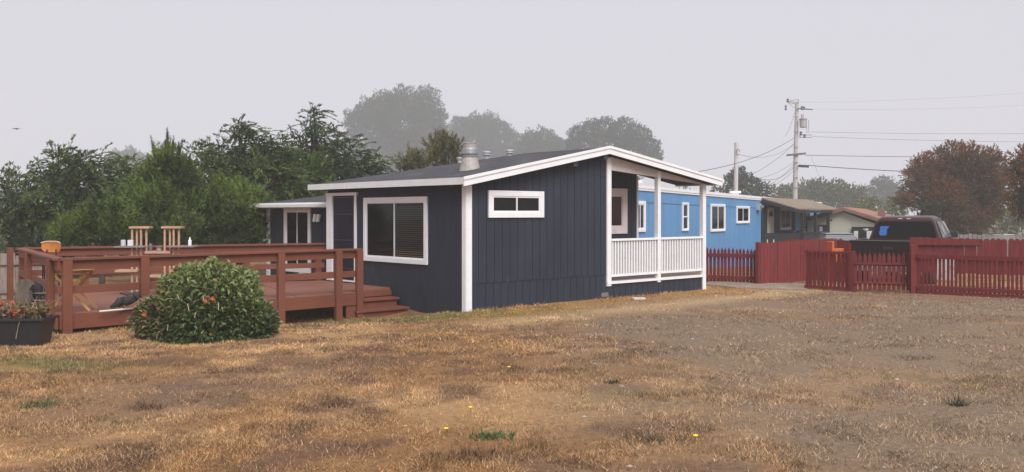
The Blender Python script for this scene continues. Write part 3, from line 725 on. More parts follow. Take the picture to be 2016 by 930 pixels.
V, K = tufts(Cw, Dw, r, 'leafy', .7); T = np.repeat(np.where(r.rand(n)[:, None] < .10, np.array([[.50, .09, .07]]), np.array([[.24, .17, .08]]))*(.6+.6*r.rand(n))[:, None], K*3, 0)
np_mesh('wilted_plants', V, 3, mat('wilted_leaves', (.9, .9, .9), .7, .1, 3, attr=True), tub, T)
b = MB()
for k in range(14):
    q = fp(r.uniform(-.3, .3), r.uniform(-.15, .15), .38); b.tube([q, q+Vector((r.randn()*.08, r.randn()*.05, .15)), q+Vector((r.randn()*.18, r.randn()*.08, .22+.1*r.rand()))], [.005, .004, .002], 5)
b.tube([fp(.06, -.22, .44), fp(.03, -.255, .30), fp(.0, -.262, .12)], [.003, .004, .006], 5)
b.build('stem', mat('dry_stem', (.32, .24, .16), .8), tub)
# white basin at the frame edge
c = P(2, 655, 13.45); c.z = float(gz(c.x, c.y)); b = MB(); b.lathe(c, [(.14, 0), (.19, .33), (.205, .335), (.205, .36), (.19, .36)], 20)
pot = thing('plant_pot', c, 'pale pot with red flowers at the left edge behind the black tub', 'plant pot')
b.build('pot_body', mat('pale_pot', (.52, .58, .62), .6), pot)
n = 30; Cw = np.array([(c.x+r.uniform(-.15, .15), c.y+r.uniform(-.15, .15), c.z+.37+.12*r.rand()) for _ in range(n)])
V, K = tufts(Cw, unit(r.randn(n, 3)*.6+np.array([0, 0, .8])), r, 'leafy', .7)
np_mesh('flowers', V, 3, MATS['wilted_leaves'], pot, np.repeat(np.where(r.rand(n)[:, None] < .5, np.array([[.6, .05, .05]]), np.array([[.3, .2, .1]])), K*3, 0))
# bark slab and dark crate leaning at the left side of the deck
c = P(40, 622, 15.0); z0 = float(gz(c.x, c.y)); rr_ = np.random.RandomState(4)
b = MB(); n = 10; L_ = []; Rr = []
for k in range(n):
    z = z0+.02+k*(.78/(n-1)); wd = .10+.012*rr_.randn()-(.03 if k in (0, n-1) else 0)
    L_.append(Vector((c.x-wd+rr_.randn()*.008, c.y+.1*k/n, z))); Rr.append(Vector((c.x+wd*1.1+rr_.randn()*.008, c.y+.1*k/n, z)))
b.prism(L_+Rr[::-1], (0.02, .07, 0))
tag(b.build('bark_slab', mat('grey_bark_slab', (.07, .055, .045), .95, .5, 7, 1.0, 22, stretch=(3, 3, .6), col2=(.17, .14, .115))), 'tall rough bark slab standing outside the left deck rail', 'wood slab')
c = P(63, 622, 15.25); b = MB(); z0 = float(gz(c.x, c.y))
b.prism([Vector((c.x-.10, c.y, z0)), Vector((c.x+.12, c.y, z0)), Vector((c.x+.12, c.y+.05, z0+.70)), Vector((c.x+.02, c.y+.05, z0+.76)), Vector((c.x-.12, c.y+.03, z0+.45))], (0.01, .03, 0))
tag(b.build('slate_slab', mat('dark_slate', (.03, .032, .038), .7, .3, 6)), 'dark slate slab leaning behind the bark slab by the deck', 'stone slab')
c = P(84, 635, 15.4); z0 = float(gz(c.x, c.y)); fk = F(c.x, c.y, .1, z0)
cr = thing('wire_crate', c, 'dark stacked wire crate outside the left deck rail, beside the corner post', 'crate', rz=.1)
b = MB()
for k in range(5):
    z = .08+k*.12; b.box(fk, -.18, .18, -.13, -.12, z, z+.02); b.box(fk, -.18, .18, .12, .13, z, z+.02); b.box(fk, -.18, -.17, -.119, .119, z, z+.02); b.box(fk, .17, .18, -.119, .119, z, z+.02)
b.build('band', M_GREYW, cr)
b = MB()
for k in range(9): x = -.17+.0415*k; b.tube([fk(x, -.115, .0), fk(-x*.9, -.115, .6)], .005, 5)
b.box(fk, -.16, .16, -.10, .10, 0, .26); b.build('crate_basket', M_TUB, cr)

# leafy bush
def leafbush():
    d = 14.05; r = np.random.RandomState(21); cx, cz = P(412, 600, d).x, 0
    t = thing('leafy_bush', (cx, d, float(gz(cx, d))), 'round broad leaved green bush with orange lilies in front of the deck', 'bush')
    Rx, Rz, Ry = .90, 1.06, .78; N_ = 15000
    dd = unit(r.randn(N_*2, 3)); dd = dd[dd[:, 2] > -.35][:N_]; n = len(dd)
    pr = 1+.13*np.sin(dd[:, 0]*6+1)*np.cos(dd[:, 2]*5)+.07*np.sin(dd[:, 1]*9+dd[:, 0]*11)
    sh = (1-.42*r.rand(n)**1.7)*pr
    pts = np.stack([cx+dd[:, 0]*Rx*sh*(1-.06*dd[:, 2]), d+dd[:, 1]*Ry*sh, .12+np.maximum(dd[:, 2]*Rz*.86*sh, -.12-.0)+.10*r.rand(n)*(dd[:, 2] > .6)], -1)
    # lower left shoulder that spills outward
    m2 = 1500; e = unit(r.randn(m2, 3)); e[:, 2] = np.abs(e[:, 2]); pts2 = np.array([cx-.72, d-.1, .15])+e*np.array([.42, .4, .48])*(1-.3*r.rand(m2, 1))
    m3 = 900; e3 = unit(r.randn(m3, 3)); e3[:, 2] = np.abs(e3[:, 2]); pts3 = np.array([cx+.75, d-.05, .12])+e3*np.array([.33, .4, .42])*(1-.3*r.rand(m3, 1))
    sh4 = []; d4 = []
    for _ in range(70):
        a = r.rand()*6.28; rho = .95*r.rand()**.6; bx, by = cx+math.cos(a)*Rx*rho, d+math.sin(a)*Ry*rho; z0 = .12+Rz*.86*math.sqrt(max(.02, 1-rho*rho)); L4 = .06+.14*r.rand()
        for q4 in np.linspace(0, 1, 11): sh4.append((bx+(bx-cx)*.12*q4, by, z0+L4*q4-.03)); d4.append((math.cos(a+q4*9), math.sin(a+q4*9), .7))
    sh4 = np.array(sh4); d4 = unit(np.array(d4))
    P0 = np.concatenate([pts, pts2, pts3, sh4]); D = np.concatenate([dd, e, e3, d4]); n = len(P0)
    D = unit(D*.8+np.array([0, 0, .25])+.55*r.randn(n, 3)); ll = (.07+.055*r.rand(n))[:, None]; wd = ll*.22
    sd = unit(np.cross(D, np.array([0, 0, 1.0])+.5*r.randn(n, 3))); nn = np.cross(sd, D)
    mid = P0+D*ll*.5; tip = P0+D*ll-np.array([0, 0, .02]); fold = nn*ll*.07
    a = mid-sd*wd+fold; c = mid+sd*wd+fold
    V = np.stack([P0, a, tip, P0, tip, c], 1).reshape(-1, 3)
    cl = fbm(P0[:, 0]*2+P0[:, 2], P0[:, 2]*2-P0[:, 1], .5, 2); sv = .55+.5*cl+.35*r.rand(n)
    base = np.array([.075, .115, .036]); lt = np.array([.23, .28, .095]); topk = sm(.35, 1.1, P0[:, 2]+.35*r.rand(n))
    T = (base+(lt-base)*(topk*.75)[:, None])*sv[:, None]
    ye = (r.rand(n) < .05)|((P0[:, 0] < cx-.45)&(P0[:, 2] < .75)&(r.rand(n) < .35)); T[ye] = np.array([.26, .19, .085])*sv[ye][:, None]
    V[:, 2] = np.maximum(V[:, 2], .0)
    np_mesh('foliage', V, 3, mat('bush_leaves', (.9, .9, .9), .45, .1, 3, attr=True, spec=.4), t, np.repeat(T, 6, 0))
    b = MB()
    for k in range(60):
        a = r.rand()*6.28; q = Vector((cx+math.cos(a)*.25*r.rand(), d+math.sin(a)*.25*r.rand(), 0)); e = unit(np.array([math.cos(a)*.9, math.sin(a)*.7, .3+r.rand()]))
        L1 = .7*r.rand()+.25; b.tube([q, q+Vector(e)*L1*.5, q+Vector(e)*L1+Vector((0, 0, .1))], [.014, .010, .005], 5)
    b.build('stem', M_BARK, t)
    for k in range(14):                          # dry strap leaves of the lilies
        b = MB()
        x = cx+r.uniform(-.7, .6); y = d-.80+.15*r.rand()+.25*((x-cx)/.9)**2; z = r.uniform(.15, .75)
        q = Vector((x, y, z)); b.beam(q, q+Vector((r.uniform(-.10, .10), -.05, r.uniform(-.14, .02))), .012, .003)
        b.build('dry_strap_leaf', mat('pale_dry_leaf', (.30, .25, .18), .8), t)
    for (px, py) in ((419, 588), (405, 592), (284, 619)):
        b = MB(); q = P(px, py, d-.83 if px > 300 else d-.55)
        for k in range(6):
            a = k*1.047+.3; e = Vector((math.cos(a), -.3, math.sin(a)))*(.034+.010*(k % 2)); sd = Vector((-math.sin(a), 0, math.cos(a)))*.011
            b.add([q, q+e*.5+sd, q+e, q+e*.5-sd], [(0, 1, 2, 3)])
        b.build('lily_flower', mat('orange_lily', (.48, .09, .035), .6), t)
leafbush()

# weathered fence at far left behind the deck
c0, c1 = P(-60, 620, 20.0), P(118, 620, 20.6)
pf = thing('board_fence', (c0.x, c0.y, 0), 'weathered grey board fence at far left behind the deck', 'fence')
dv = (c1-c0); dv.z = 0; ang = math.atan2(dv.y, dv.x); ff = F(c0.x, c0.y, ang, 0); Lf = dv.length; n = int(Lf/.15)
b = MB()
for k in range(n):
    h = .98+.05*math.sin(k*1.7); b.box(ff, k*.15, k*.15+.138, 0, .02, -.05, h)
b.build('boards', mat('pinkish_grey_boards', (.30, .235, .21), .9, .25, 5, .4, 30, stretch=(3, 3, .5), dirt=(.17, .13, .11, 9, .56)), pf)
b = MB(); b.box(ff, 0, Lf, -.05, -.002, .75, .84); b.box(ff, 0, Lf, -.05, -.002, .12, .2); b.build('rail', M_GREYW, pf)

# ================================================================== blue mobile home
BD = math.atan2(.85, .527)
bo_ = P(1255, 420, 28.0); B = F(bo_.x, bo_.y, BD)          # u runs away along the wall; +v is to the left, so the wall faces -v
def bu(px, v=0.0):
    k = (px-CX)/FPX; o = B(0, v); return (k*o.y-o.x)/(B.u[0]-k*B.u[1])
def bz(px, py, v=0.0): return HC-(py-HY)/FPX*B(bu(px, v), v).y
bh = thing('mobile_home', B(0, 0, -.2), 'long light blue mobile home with white roof edge behind the red fences', 'mobile home', rz=BD)
U0, U1 = -2.5, bu(1616)
zt0, zt1 = bz(1255, 371), bz(1610, 402); sl = (zt1-zt0)/bu(1610); ZT = lambda u: zt0+sl*u
b = MB(); b.box(B, U0, U1, 0, 3.6, -.9, ZT(U0)-.0, ZT(U1)-.0); b.build('wall', M_BLUE, bh)
b = MB(); b.box(B, U0-.05, U1+.05, -.05, 3.7, ZT(U0)+.003, ZT(U0)+.10, ZT(U1)+.10, ZT(U1)+.003); b.build('roof', M_WHITE, bh)
b = MB(); b.box(B, U0, U1+.02, -.035, -.002, ZT(U0)-.06, ZT(U0)+.0, ZT(U1)+.0, ZT(U1)-.06); b.build('roof_edge', M_WHITE, bh)
zs0 = bz(1300, 397); b = MB(); b.box(B, U0, bu(1490), -.012, -.001, zs0-sl*0-.02, zs0+.0, zs0+sl*bu(1490), zs0+sl*bu(1490)-.02); b.build('siding_seam', mat('blue_seam', (.075, .18, .35), .6), bh)
b = MB()
for k in range(int((U1-U0)/.61)):
    u = U0+.3+k*.61; b.box(B, u, u+.008, -.003, -.0008, -.5, ZT(u)-.3)
b.build('panel_joint', mat('blue_joint', (.085, .215, .41), .6), bh)
def bwin(x0, x1, y0, y1, **k):
    a, c = bu(x0), bu(x1); m_ = (x0+x1)/2; window_on(B, 0, a, c, bz(m_, y1), bz(m_, y0), parent=bh, along='u', depth=.04, **k)
bwin(1248, 1269, 396, 457, tr=.10); bwin(1342, 1354, 399, 455, tr=.06, vertical=False); bwin(1398, 1426, 402, 456, tr=.07)
bwin(1449, 1474, 406, 440, tr=.07); bwin(1584, 1593, 416, 454, tr=.08, vertical=False)
u = bu(1490); b = MB(); b.box(B, u-.12, u+.25, -.14, -.002, bz(1490, 414), bz(1490, 402)); b.build('electric_meter', mat('grey_meter_box', (.38, .40, .42), .5), bh)
b = MB(); b.lathe(B(u+.1, -.18, bz(1490, 407)), [(.09, -.05), (.09, .05)], 12); b.build('electric_meter', M_STEEL, bh)
# dark entry
ua, ub_ = bu(1498), bu(1560)
b = MB(); b.box(B, ua, ub_, -.05, -.003, -.7, ZT(ub_)-.25); b.build('entry_panelling', M_BLACKW, bh)
a, c = bu(1508), bu(1520); dz0, dz1 = bz(1514, 459), bz(1514, 409)
b = MB(); b.box(B, a, c, -.085, -.052, dz0, dz1); dr = b.build('front_door', mat('cream_door', (.52, .43, .34), .5), bh)
b = MB(); m_ = (a+c)/2; pts = [B(m_+.28*math.cos(t), -.088, dz1-.38+.25*math.sin(t)) for t in np.linspace(0, math.pi, 9)]
b.prism(pts, B(0, -.006, 0)-B(0, 0, 0)); b.build('fan_light', M_DARK, dr)
a, c = bu(1533), bu(1554)
window_on(B, -.05, a, c, bz(1543, 453), bz(1543, 410), parent=bh, tr=.09, trim=mat('grey_pink_trim', (.5, .45, .45), .6), sash_m=mat('grey_pink_trim', (0, 0, 0)))
a = bu(1558); b = MB(); b.box(B, a, a+.35, -.10, -.052, bz(1557, 455), bz(1557, 410)); b.build('shutter', M_BLACKW, bh)
# awning on posts with balustrade
AV = -1.43; a0 = bu(1573, AV); a1 = bu(1654, AV); w0, w1 = bu(1497), bu(1500)+(a1-a0)
za, zw_ = bz(1573, 413, AV), bz(1497, 391)
b = MB(); b.prism([B(w0, -.04, zw_), B(a0, AV, za), B(a1, AV, za), B(w0+(a1-a0), -.04, zw_)], (0, 0, .05)); aw = b.build('porch_awning', M_TAN, bh)
b = MB(); b.beam(B(a0, AV+.03, za-.08), B(a1, AV+.03, za-.08), .06, .12); b.beam(B(w0, -.08, zw_-.08), B(a0, AV+.05, za-.08), .05, .12); b.build('awning_beam', M_BLACKW, bh)
AP = AV+.08
for px, ww in ((1579, .13), (1605, .12), (1630, .14)):
    u = bu(px, AP); b = MB(); b.box(B, u-ww/2, u+ww/2, AP-ww/2, AP+ww/2, -.9, za-.14); b.build('awning_post', M_BLACKW, bh)
ur0, ur1 = bu(1579, AP), bu(1630, AP); zr = bz(1600, 457, AP)
b = MB(); b.box(B, ur0, ur1, AP-.04, AP+.04, zr-.06, zr); b.box(B, ur0, ur1, AP-.02, AP+.02, zr-.75, zr-.68); rr2 = b.build('porch_railing', M_BLACKW, bh)
n = int((ur1-ur0)/.13)
b = MB()
for k in range(n): u = ur0+.06+k*.13; b.box(B, u, u+.045, AP-.015, AP+.015, zr-.68, zr-.06)
b.build('railing_slats', mat('grey_black_wood', (.05, .052, .058), .8), rr2)
uL = bu(1502, -.5); b = MB()
b.prism([B(bu(1500), -.06, zr-.9), B(ur0, AP, zr-.9), B(ur0, AP, zr-.02), B(bu(1500), -.06, zr-.02)], (.03, .03, 0)); b.build('porch_side_panel', M_BLACKW, bh)
b = MB()
for t in (.12, .28): q = B(bu(1500), -.06, 0).lerp(B(ur0, AP, 0), t); b.box(F(q.x, q.y, BD), -.06, -.04, -.01, .03, zr-.75, zr-.28)
b.build('pale_stake', M_WHITE, bh)
b = MB()
for px in (1490, 1263, 1300): b.lathe(B(bu(px)+.2, 1.0, ZT(bu(px))+.1), [(.16, 0), (.16, .14), (.26, .16), (.24, .24)], 12)
b.build('roof_vent', M_WHITE, bh)
b = MB(); b.lathe(B(ur0+1.2, AP+.35, zr-.25), [(.1, -.3), (.35, 0), (.33, .2), (.18, .32), (.02, .36)], 14)
tag(b.build('covered_grill', M_TUB), 'dark covered barbecue behind the black porch railing', 'grill')

# ================================================================== red fences
def zp(px, py, q): return HC-(py-HY)/FPX*q
def line_frame(pa, da, pb, db):
    a, c = P(pa, 420, da), P(pb, 420, db); v = c-a; return F(a.x, a.y, math.atan2(v.y, v.x)), v.length
_pr = np.random.RandomState(9)
def picket_fence(name, label, pa, da, pb, db, za, zb, n, pw, rails, m, lowtop=None, point=.09, tag_cat='fence', group=None, bottom=.04, posts=(0, 1), gate=False, prof='point', skip=()):
    f, L_ = line_frame(pa, da, pb, db)
    t = thing(name, f(0, 0), label, tag_cat, group, rz=f.ang)
    s = L_/n
    for k in range(n):
        if k in skip: continue
        u0 = k*s+(s-pw)/2+_pr.uniform(-.006, .006); h = za+(zb-za)*k/n+_pr.uniform(-.014, .012); b = MB(); bt = bottom+_pr.uniform(-.015, .015); tl = _pr.uniform(-.012, .012)
        if prof == 'point': pts = [(u0, bt), (u0+pw, bt), (u0+pw, h-point), (u0+pw*.5, h), (u0, h-point)]
        elif prof == 'ear': pts = [(u0, bt), (u0+pw, bt), (u0+pw, h-.05), (u0+pw*.72, h), (u0+pw*.28, h), (u0, h-.05)]
        else: pts = [(u0, bt), (u0+pw, bt), (u0+pw, h), (u0, h)]
        b.prism([f(x+tl*z, 0, z) for x, z in pts], f(0, .018, 0)-f(0, 0, 0)); b.build('picket', m, t)
    for z0, z1, side in rails:
        b = MB(); v0, v1 = (-.04, -.002) if side < 0 else (.0185, .06)
        b.box(f, 0, L_, v0, v1, z0, z1); b.build('rail', m, t)
    for p in posts:
        b = MB(); u = p*L_; b.box(f, u-.05, u+.05, .020 if not gate else -.06, .12, -.1, max(za, zb)-.04); b.build('post', m, t)
    return t, f, L_
picket_fence('picket_fence', 'dark red picket fence between the white porch and the solid red fence', 1389, 25.0, 1497, 24.4, .97, .95, 15, .072, ((.70, .80, -1), (.10, .20, -1)), M_FRED)
picket_fence('plank_fence', 'solid faded red plank fence right of the dark picket fence', 1497, 24.1, 1648, 26.4, 1.13, 1.17, 24, .145, ((.85, .93, 1), (.2, .28, 1)), M_FRED2, prof='ear', bottom=-.03, posts=(0,))
picket_fence('plank_fence', 'red plank fence farthest back beside the black porch, rounded tops', 1550, 28.6, 1660, 28.2, 1.10, 1.10, 13, .128, ((.85, .93, 1),), M_FRED, prof='ear', bottom=-.3)
picket_fence('plank_fence', 'short dark red fence section left of the pickup tailgate', 1640, 27.0, 1688, 26.5, 1.10, 1.10, 6, .112, ((.85, .93, 1),), M_FRED, prof='flat', bottom=-.2)
picket_fence('picket_gate', 'open dark red picket gate standing left of the closed gate', 1585, 22.9, 1679, 22.0, 1.02, .97, 12, .078, ((.90, .96, -1), (.02, .10, -1)), M_FRED, tag_cat='gate', gate=True, posts=(.97,), point=.11)
picket_fence('picket_gate', 'closed low red picket gate in front of the pickup tailgate', 1680, 22.0, 1793, 21.75, .96, .96, 12, .078, ((.66, .71, -1), (.20, .25, -1)), M_FRED, tag_cat='gate', posts=(), point=.11)
picket_fence('picket_fence', 'red picket fence with heavy rails from the gate post to the right edge', 1806, 21.5, 2070, 19.75, .92, .95, 31, .056, ((.83, .93, -1), (.11, .20, -1), (-.10, .085, -1)), M_FRED, prof='flat', bottom=.0, posts=(0,))
b = MB(); q = P(1799, 420, 21.6); fg = F(q.x, q.y, -.1); b.box(fg, -.09, .06, -.09, .05, -.1, 1.14); tag(b.build('gate_post', M_FRED, bevel=.008), 'thick red post between the closed gate and the right picket fence', 'post')
tt, f_, L_ = picket_fence('plank_fence', 'tall red plank fence with rounded tops behind the right picket fence', 1796, 22.9, 2060, 21.3, 1.29, 1.28, 22, .132, ((.70, .80, 1),), M_FRED2, prof='ear', bottom=.42)
b = MB(); b.box(f_, -.05, L_*.52, -.05, -.003, 1.10, 1.29, 1.27, 1.12); b.build('top_board', M_FRED2, tt)
# board put in to make the pale marks between the right pickets
q = P(1863, 530, 21.75); fw_ = F(q.x, q.y, -.3, 0); b = MB(); b.box(fw_, -.20, .17, -.01, .01, .30, .845)
tag(b.build('white_board', mat('dull_white_board', (.55, .53, .52), .7, .1, 3, dirt=(.30, .16, .15, 12, .52)), bevel=.003), 'white board standing between the two right red fences, seen through the pickets', 'board')

# ================================================================== pickup truck
def vehicle_frame(px, d, ang, z): q = P(px, 420, d); return F(q.x, q.y, ang, z)
tz = -.06; ta = math.radians(90-34)
T = vehicle_frame(1748, 23.9, ta, tz)                      # u forward, v to the left
tr = thing('pickup_truck', T(0, 0), 'dark maroon pickup with tinted rear window and blue sticker behind the red gates', 'pickup', rz=ta)
M_MAR = mat('maroon_paint', (.040, .010, .012), .3, .1, 3, spec=.35); M_TG = mat('tailgate_paint', (.016, .009, .010), .4, .1, 3, spec=.2)
def loft(b, secs, f):                                       # secs: list of (u, [(v,z)...]) closed rings
    k0 = len(b.v); n = len(secs[0][1])
    for u, ring in secs: b.v += [tuple(f(u, v, z)) for v, z in ring]
    for i in range(len(secs)-1):
        for j in range(n): b.f.append((k0+i*n+j, k0+i*n+(j+1) % n, k0+(i+1)*n+(j+1) % n, k0+(i+1)*n+j))
    b.f.append(tuple(k0+j for j in range(n))[::-1]); b.f.append(tuple(k0+(len(secs)-1)*n+j for j in range(n)))
def soft(w0, w1, z0, z1, c=.2, n=6):
    r = [(-w0, z0), (w0, z0)]
    for k in range(n+1): a = math.pi/2*k/n; r.append((w1-c+c*math.cos(a)+(w0-w1)*(1-math.sin(a))*0, z1-c*.75+c*.75*math.sin(a)))
    for k in range(n+1): a = math.pi/2*k/n; r.append((-(w1-c+c*math.sin(a)), z1-c*.75+c*.75*math.cos(a)))
    return r
def ring(w0, w1, z0, z1, c=.08): return [(-w0, z0), (w0, z0), (w0+.02, (z0+z1)/2), (w1, z1-c), (w1-c, z1), (-w1+c, z1), (-w1, z1-c), (-w0-.02, (z0+z1)/2)]
hw = 1.0
b = MB()
for sgn in (-1, 1): b.box(T, .06, 2.05, sgn*hw-.06 if sgn > 0 else -hw, sgn*hw if sgn > 0 else -hw+.06, .55, 1.24)
b.box(T, .06, 2.05, -hw+.06, hw-.06, .55, .62); b.build('cargo_bed', M_MAR, tr, bevel=.015)
b = MB(); b.box(T, 0, .055, -hw+.01, hw-.01, .60, 1.22); tg = b.build('tailgate', M_TG, tr, bevel=.02)
b = MB(); b.box(T, -.02, .05, -hw+.02, hw-.02, 1.223, 1.245); b.build('tailgate_cap', mat('worn_black_cap', (.12, .12, .13), .5), tg)
b = MB(); b.box(T, -.015, -.001, -.12, .12, 1.0, 1.08); b.build('tailgate_handle', M_TUB, tg)
b = MB(); b.box(T, -.12, -.02, -hw+.05, hw-.05, .42, .57); b.build('bumper', M_STEEL, tr, bevel=.02)
for sgn in (-1, 1):
    b = MB(); b.box(T, -.005, .05, sgn*(hw-.0)-.07 if sgn > 0 else -hw-.002, sgn*hw+.002 if sgn > 0 else -hw+.07, .8, 1.15); b.build('tail_light', mat('red_lens', (.25, .01, .01), .2), tr)
b = MB()
loft(b, [(2.1, ring(hw, hw, .5, 1.24)), (4.1, ring(hw, hw, .5, 1.22)), (4.2, ring(hw, hw-.03, .5, 1.20)), (5.4, ring(hw-.03, hw-.10, .5, 1.12)), (5.6, ring(hw-.12, hw-.22, .5, .95))], T)
b.build('body', M_MAR, tr, smooth=False, bevel=.02)
b = MB()
loft(b, [(2.12, soft(.95, .90, 1.2, 1.30, .06)), (2.19, soft(.95, .80, 1.2, 1.76, .16)), (2.30, soft(.95, .78, 1.2, 1.84, .2)), (2.5, soft(.95, .77, 1.2, 1.875, .2)), (3.1, soft(.95, .77, 1.2, 1.89, .2)), (3.55, soft(.95, .76, 1.2, 1.86, .2)), (3.8, soft(.95, .78, 1.2, 1.74, .16)), (4.4, soft(.95, .86, 1.2, 1.28, .06))], T)
b.build('cab', M_MAR, tr)
g = glass('tinted_glass', (.03, .03, .035))
MT = mat('dark_tint_pane', (.006, .005, .007), .15, .1, 2, spec=.15)
b = MB(); rw = lambda v, z: T(2.105+(z-1.22)*.13, v, z)
b.prism([rw(-.84, 1.26), rw(.84, 1.26), rw(.80, 1.45), rw(.74, 1.64), rw(.66, 1.72), rw(-.66, 1.72), rw(-.74, 1.64), rw(-.80, 1.45)][::-1], T(-.012, 0, 0)-T(0, 0, 0)); b.build('rear_window', MT, tr)
b = MB(); q0 = [(.46, 1.36), (.50, 1.32), (.62, 1.32), (.67, 1.37), (.63, 1.59), (.42, 1.59), (.41, 1.55), (.46, 1.50)]; b.prism([T(2.088+(z-1.22)*.13, v, z) for v, z in q0], T(-.004, 0, 0)-T(0, 0, 0)); b.build('blue_sticker', mat('blue_sticker_paint', (.04, .16, .50), .5, .3, 12), tr)
b = MB()
for v in (-.10, .12): b.box(T, 2.19, 2.24, v-.05, v+.05, 1.79, 1.82)
b.build('cab_light', mat('pale_lens', (.6, .55, .53), .4), tr)
for u0, u1, s0, s1 in ((2.45, 3.15, 0, 0), (3.22, 4.02, 0, .38)):
    b = MB(); b.prism([T(u0, -.945, 1.27), T(u1, -.945, 1.27), T(u1-s1, -.795, 1.72), T(u0+.05, -.775, 1.74)], T(0, -.012, 0)-T(0, 0, 0)); b.build('side_window', mat('greyish_side_glass', (.16, .16, .17), .1, spec=.8), tr)
b = MB(); b.box(T, 3.95, 4.05, -1.12, -.93, 1.25, 1.42); b.build('wing_mirror', M_TUB, tr, bevel=.02)
wh = MB(); wh.v = []; 
def wheel(f, u, v, r, parent, wd=.24):
    c = f(u, v, r); ax = f(0, 1, 0)-f(0, 0, 0); b = MB(); b.tube([c-ax*wd/2, c+ax*wd/2], r, 22); w_ = b.build('wheel', M_TUB, parent)
    b = MB(); b.tube([c-ax*(wd/2+.005), c+ax*(wd/2+.005)], r*.6, 16); b.build('rim', M_METAL, w_)
for u in (1.1, 4.7):
    for v in (-.86, .86): wheel(T, u, v, .38, tr)

def sedan(name, label, px, d, deg, z, m, hgt=1.45, ln=4.5, group=None):
    f = vehicle_frame(px, d, math.radians(deg), z); t = thing(name, f(0, 0), label, 'car', group, rz=math.radians(deg)); L2 = ln/2
    b = MB(); loft(b, [(-L2, ring(.72, .68, .35, .80)), (-L2+.2, ring(.86, .82, .25, .95)), (0, ring(.88, .86, .25, .98)), (L2-1.0, ring(.87, .82, .25, .93)), (L2-.15, ring(.8, .72, .28, .78)), (L2, ring(.68, .6, .35, .65))], f); b.build('body', m, t, bevel=.03)
    b = MB(); loft(b, [(-L2+.55, ring(.82, .72, .93, 1.0, .03)), (-L2+1.25, ring(.80, .62, .93, hgt-.04, .08)), (-.1, ring(.80, .62, .93, hgt, .08)), (.35, ring(.80, .62, .93, hgt-.04, .08)), (1.1, ring(.82, .74, .93, .98, .03))], f); b.build('cabin', MATS['greyish_side_glass'], t, bevel=.02)
    b = MB(); b.prism([f(-L2+1.25, -.55, hgt-.01), f(.3, -.55, hgt-.01), f(.3, .55, hgt-.01), f(-L2+1.25, .55, hgt-.01)], (0, 0, .025)); b.build('roof', m, t)
    for u in (-L2+.85, L2-.9):
        for v in (-.78, .78): wheel(f, u, v, .32, t, .2)
    return t
M_SIL = mat('silver_paint', (.30, .32, .33), .3, .08, 2, spec=.6); M_WC = mat('white_car_paint', (.70, .70, .72), .35)
sedan('parked_car', 'silver grey car between the blue home porch and the beige house', 1643, 38.5, 82, -.42, M_SIL, hgt=1.47)
sedan('parked_car', 'white car far off at the right edge behind the pale fence', 1985, 70.0, 10, -1.25, M_WC, 1.5)
sedan('parked_car', 'small white car far off beside the russet tree', 1922, 74.0, 15, -1.35, M_WC, 1.45)

# orange toy chair behind the gate
q = P(1655, 480, 25.0); fo = F(q.x, q.y, .1, 0); M_ORG = mat('orange_plastic', (.62, .15, .055), .5)
oc = thing('plastic_chair', (q.x, q.y, 0), 'bright orange plastic chair behind the open red gate', 'chair', rz=.1)
b = MB(); b.box(fo, -.22, .20, -.03, .35, .55, .60); b.build('seat', M_ORG, oc, bevel=.01)
b = MB(); b.box(fo, -.24, -.18, .0, .35, .60, 1.12); b.box(fo, -.17, .24, .30, .35, .60, .92); b.build('backrest', M_ORG, oc, bevel=.01)
for x in (-.19, .17):
    for y in (.02, .31): b = MB(); b.box(fo, x-.025, x+.025, y-.025, y+.025, -.05, .55); b.build('leg', M_ORG, oc)

# ================================================================== beige house with reddish roof
def hs3(px, py, d): return P(px, py, d)
g0 = hs3(1600, 425, 47.0)
bg_ = thing('beige_house', (g0.x, g0.y, -1.0), 'pale green beige house with reddish low roof behind the pickup', 'house')
A0, A1, A2 = P(1590, 431, 45.0), P(1657, 411.5, 44.2), P(1775, 449, 42.6); back = Vector((4.2, 8.6, 0))
b = MB(); zb_ = -1.4; b.prism([Vector((A0.x, A0.y, zb_)), Vector((A2.x-.35, A2.y+.15, zb_)), A2+Vector((-.35, .15, -.12)), A1+Vector((0, 0, -.12)), A0+Vector((0, 0, -.12))], back)
b.build('wall', mat('beige_green_siding', (.52, .50, .41), .8, .06, 1, stretch=(2, 2, .2)), bg_)
# roof slabs
out = Vector((-.05, -.25, 0)); M_RR = mat('reddish_shingle', (.33, .16, .115), .9, .2, 2)
Rb = P(1703, 415.0, 53.0); Eb = P(1790, 435, 51.0)
b = MB(); b.prism([A1+out, A2+out+Vector((.2, -.1, -.05)), Eb, Rb], (0, 0, .10)); b.prism([A0+out, A1+out+Vector((0, 0, -.002)), Rb+Vector((0, 0, -.002)), Rb+(A0-A1)], (0, 0, .10)); b.build('roof', M_RR, bg_)
b = MB(); b.beam(A1+out*1.05+Vector((0, 0, -.03)), A2+out*1.05+Vector((.2, -.1, -.08)), .05, .11); b.beam(A0+out*1.05+Vector((0, 0, -.03)), A1+out*1.05+Vector((0, 0, -.03)), .05, .16); b.build('bargeboard', mat('brown_bargeboard', (.20, .13, .11), .8), bg_)
q = P(1735.5, 427, 46.5); fch = F(q.x, q.y, -.4, 0); b = MB(); b.box(fch, -.18, .18, -.18, .18, q.z-.6, q.z+.42); cm = b.build('chimney', mat('brown_brick', (.20, .115, .10), .9, .2, 12), bg_)
b = MB(); b.lathe(fch(0, 0, q.z+.42), [(.09, 0), (.09, .12), (.15, .13), (.15, .17)], 12); b.build('chimney_cap', M_STEEL, cm)
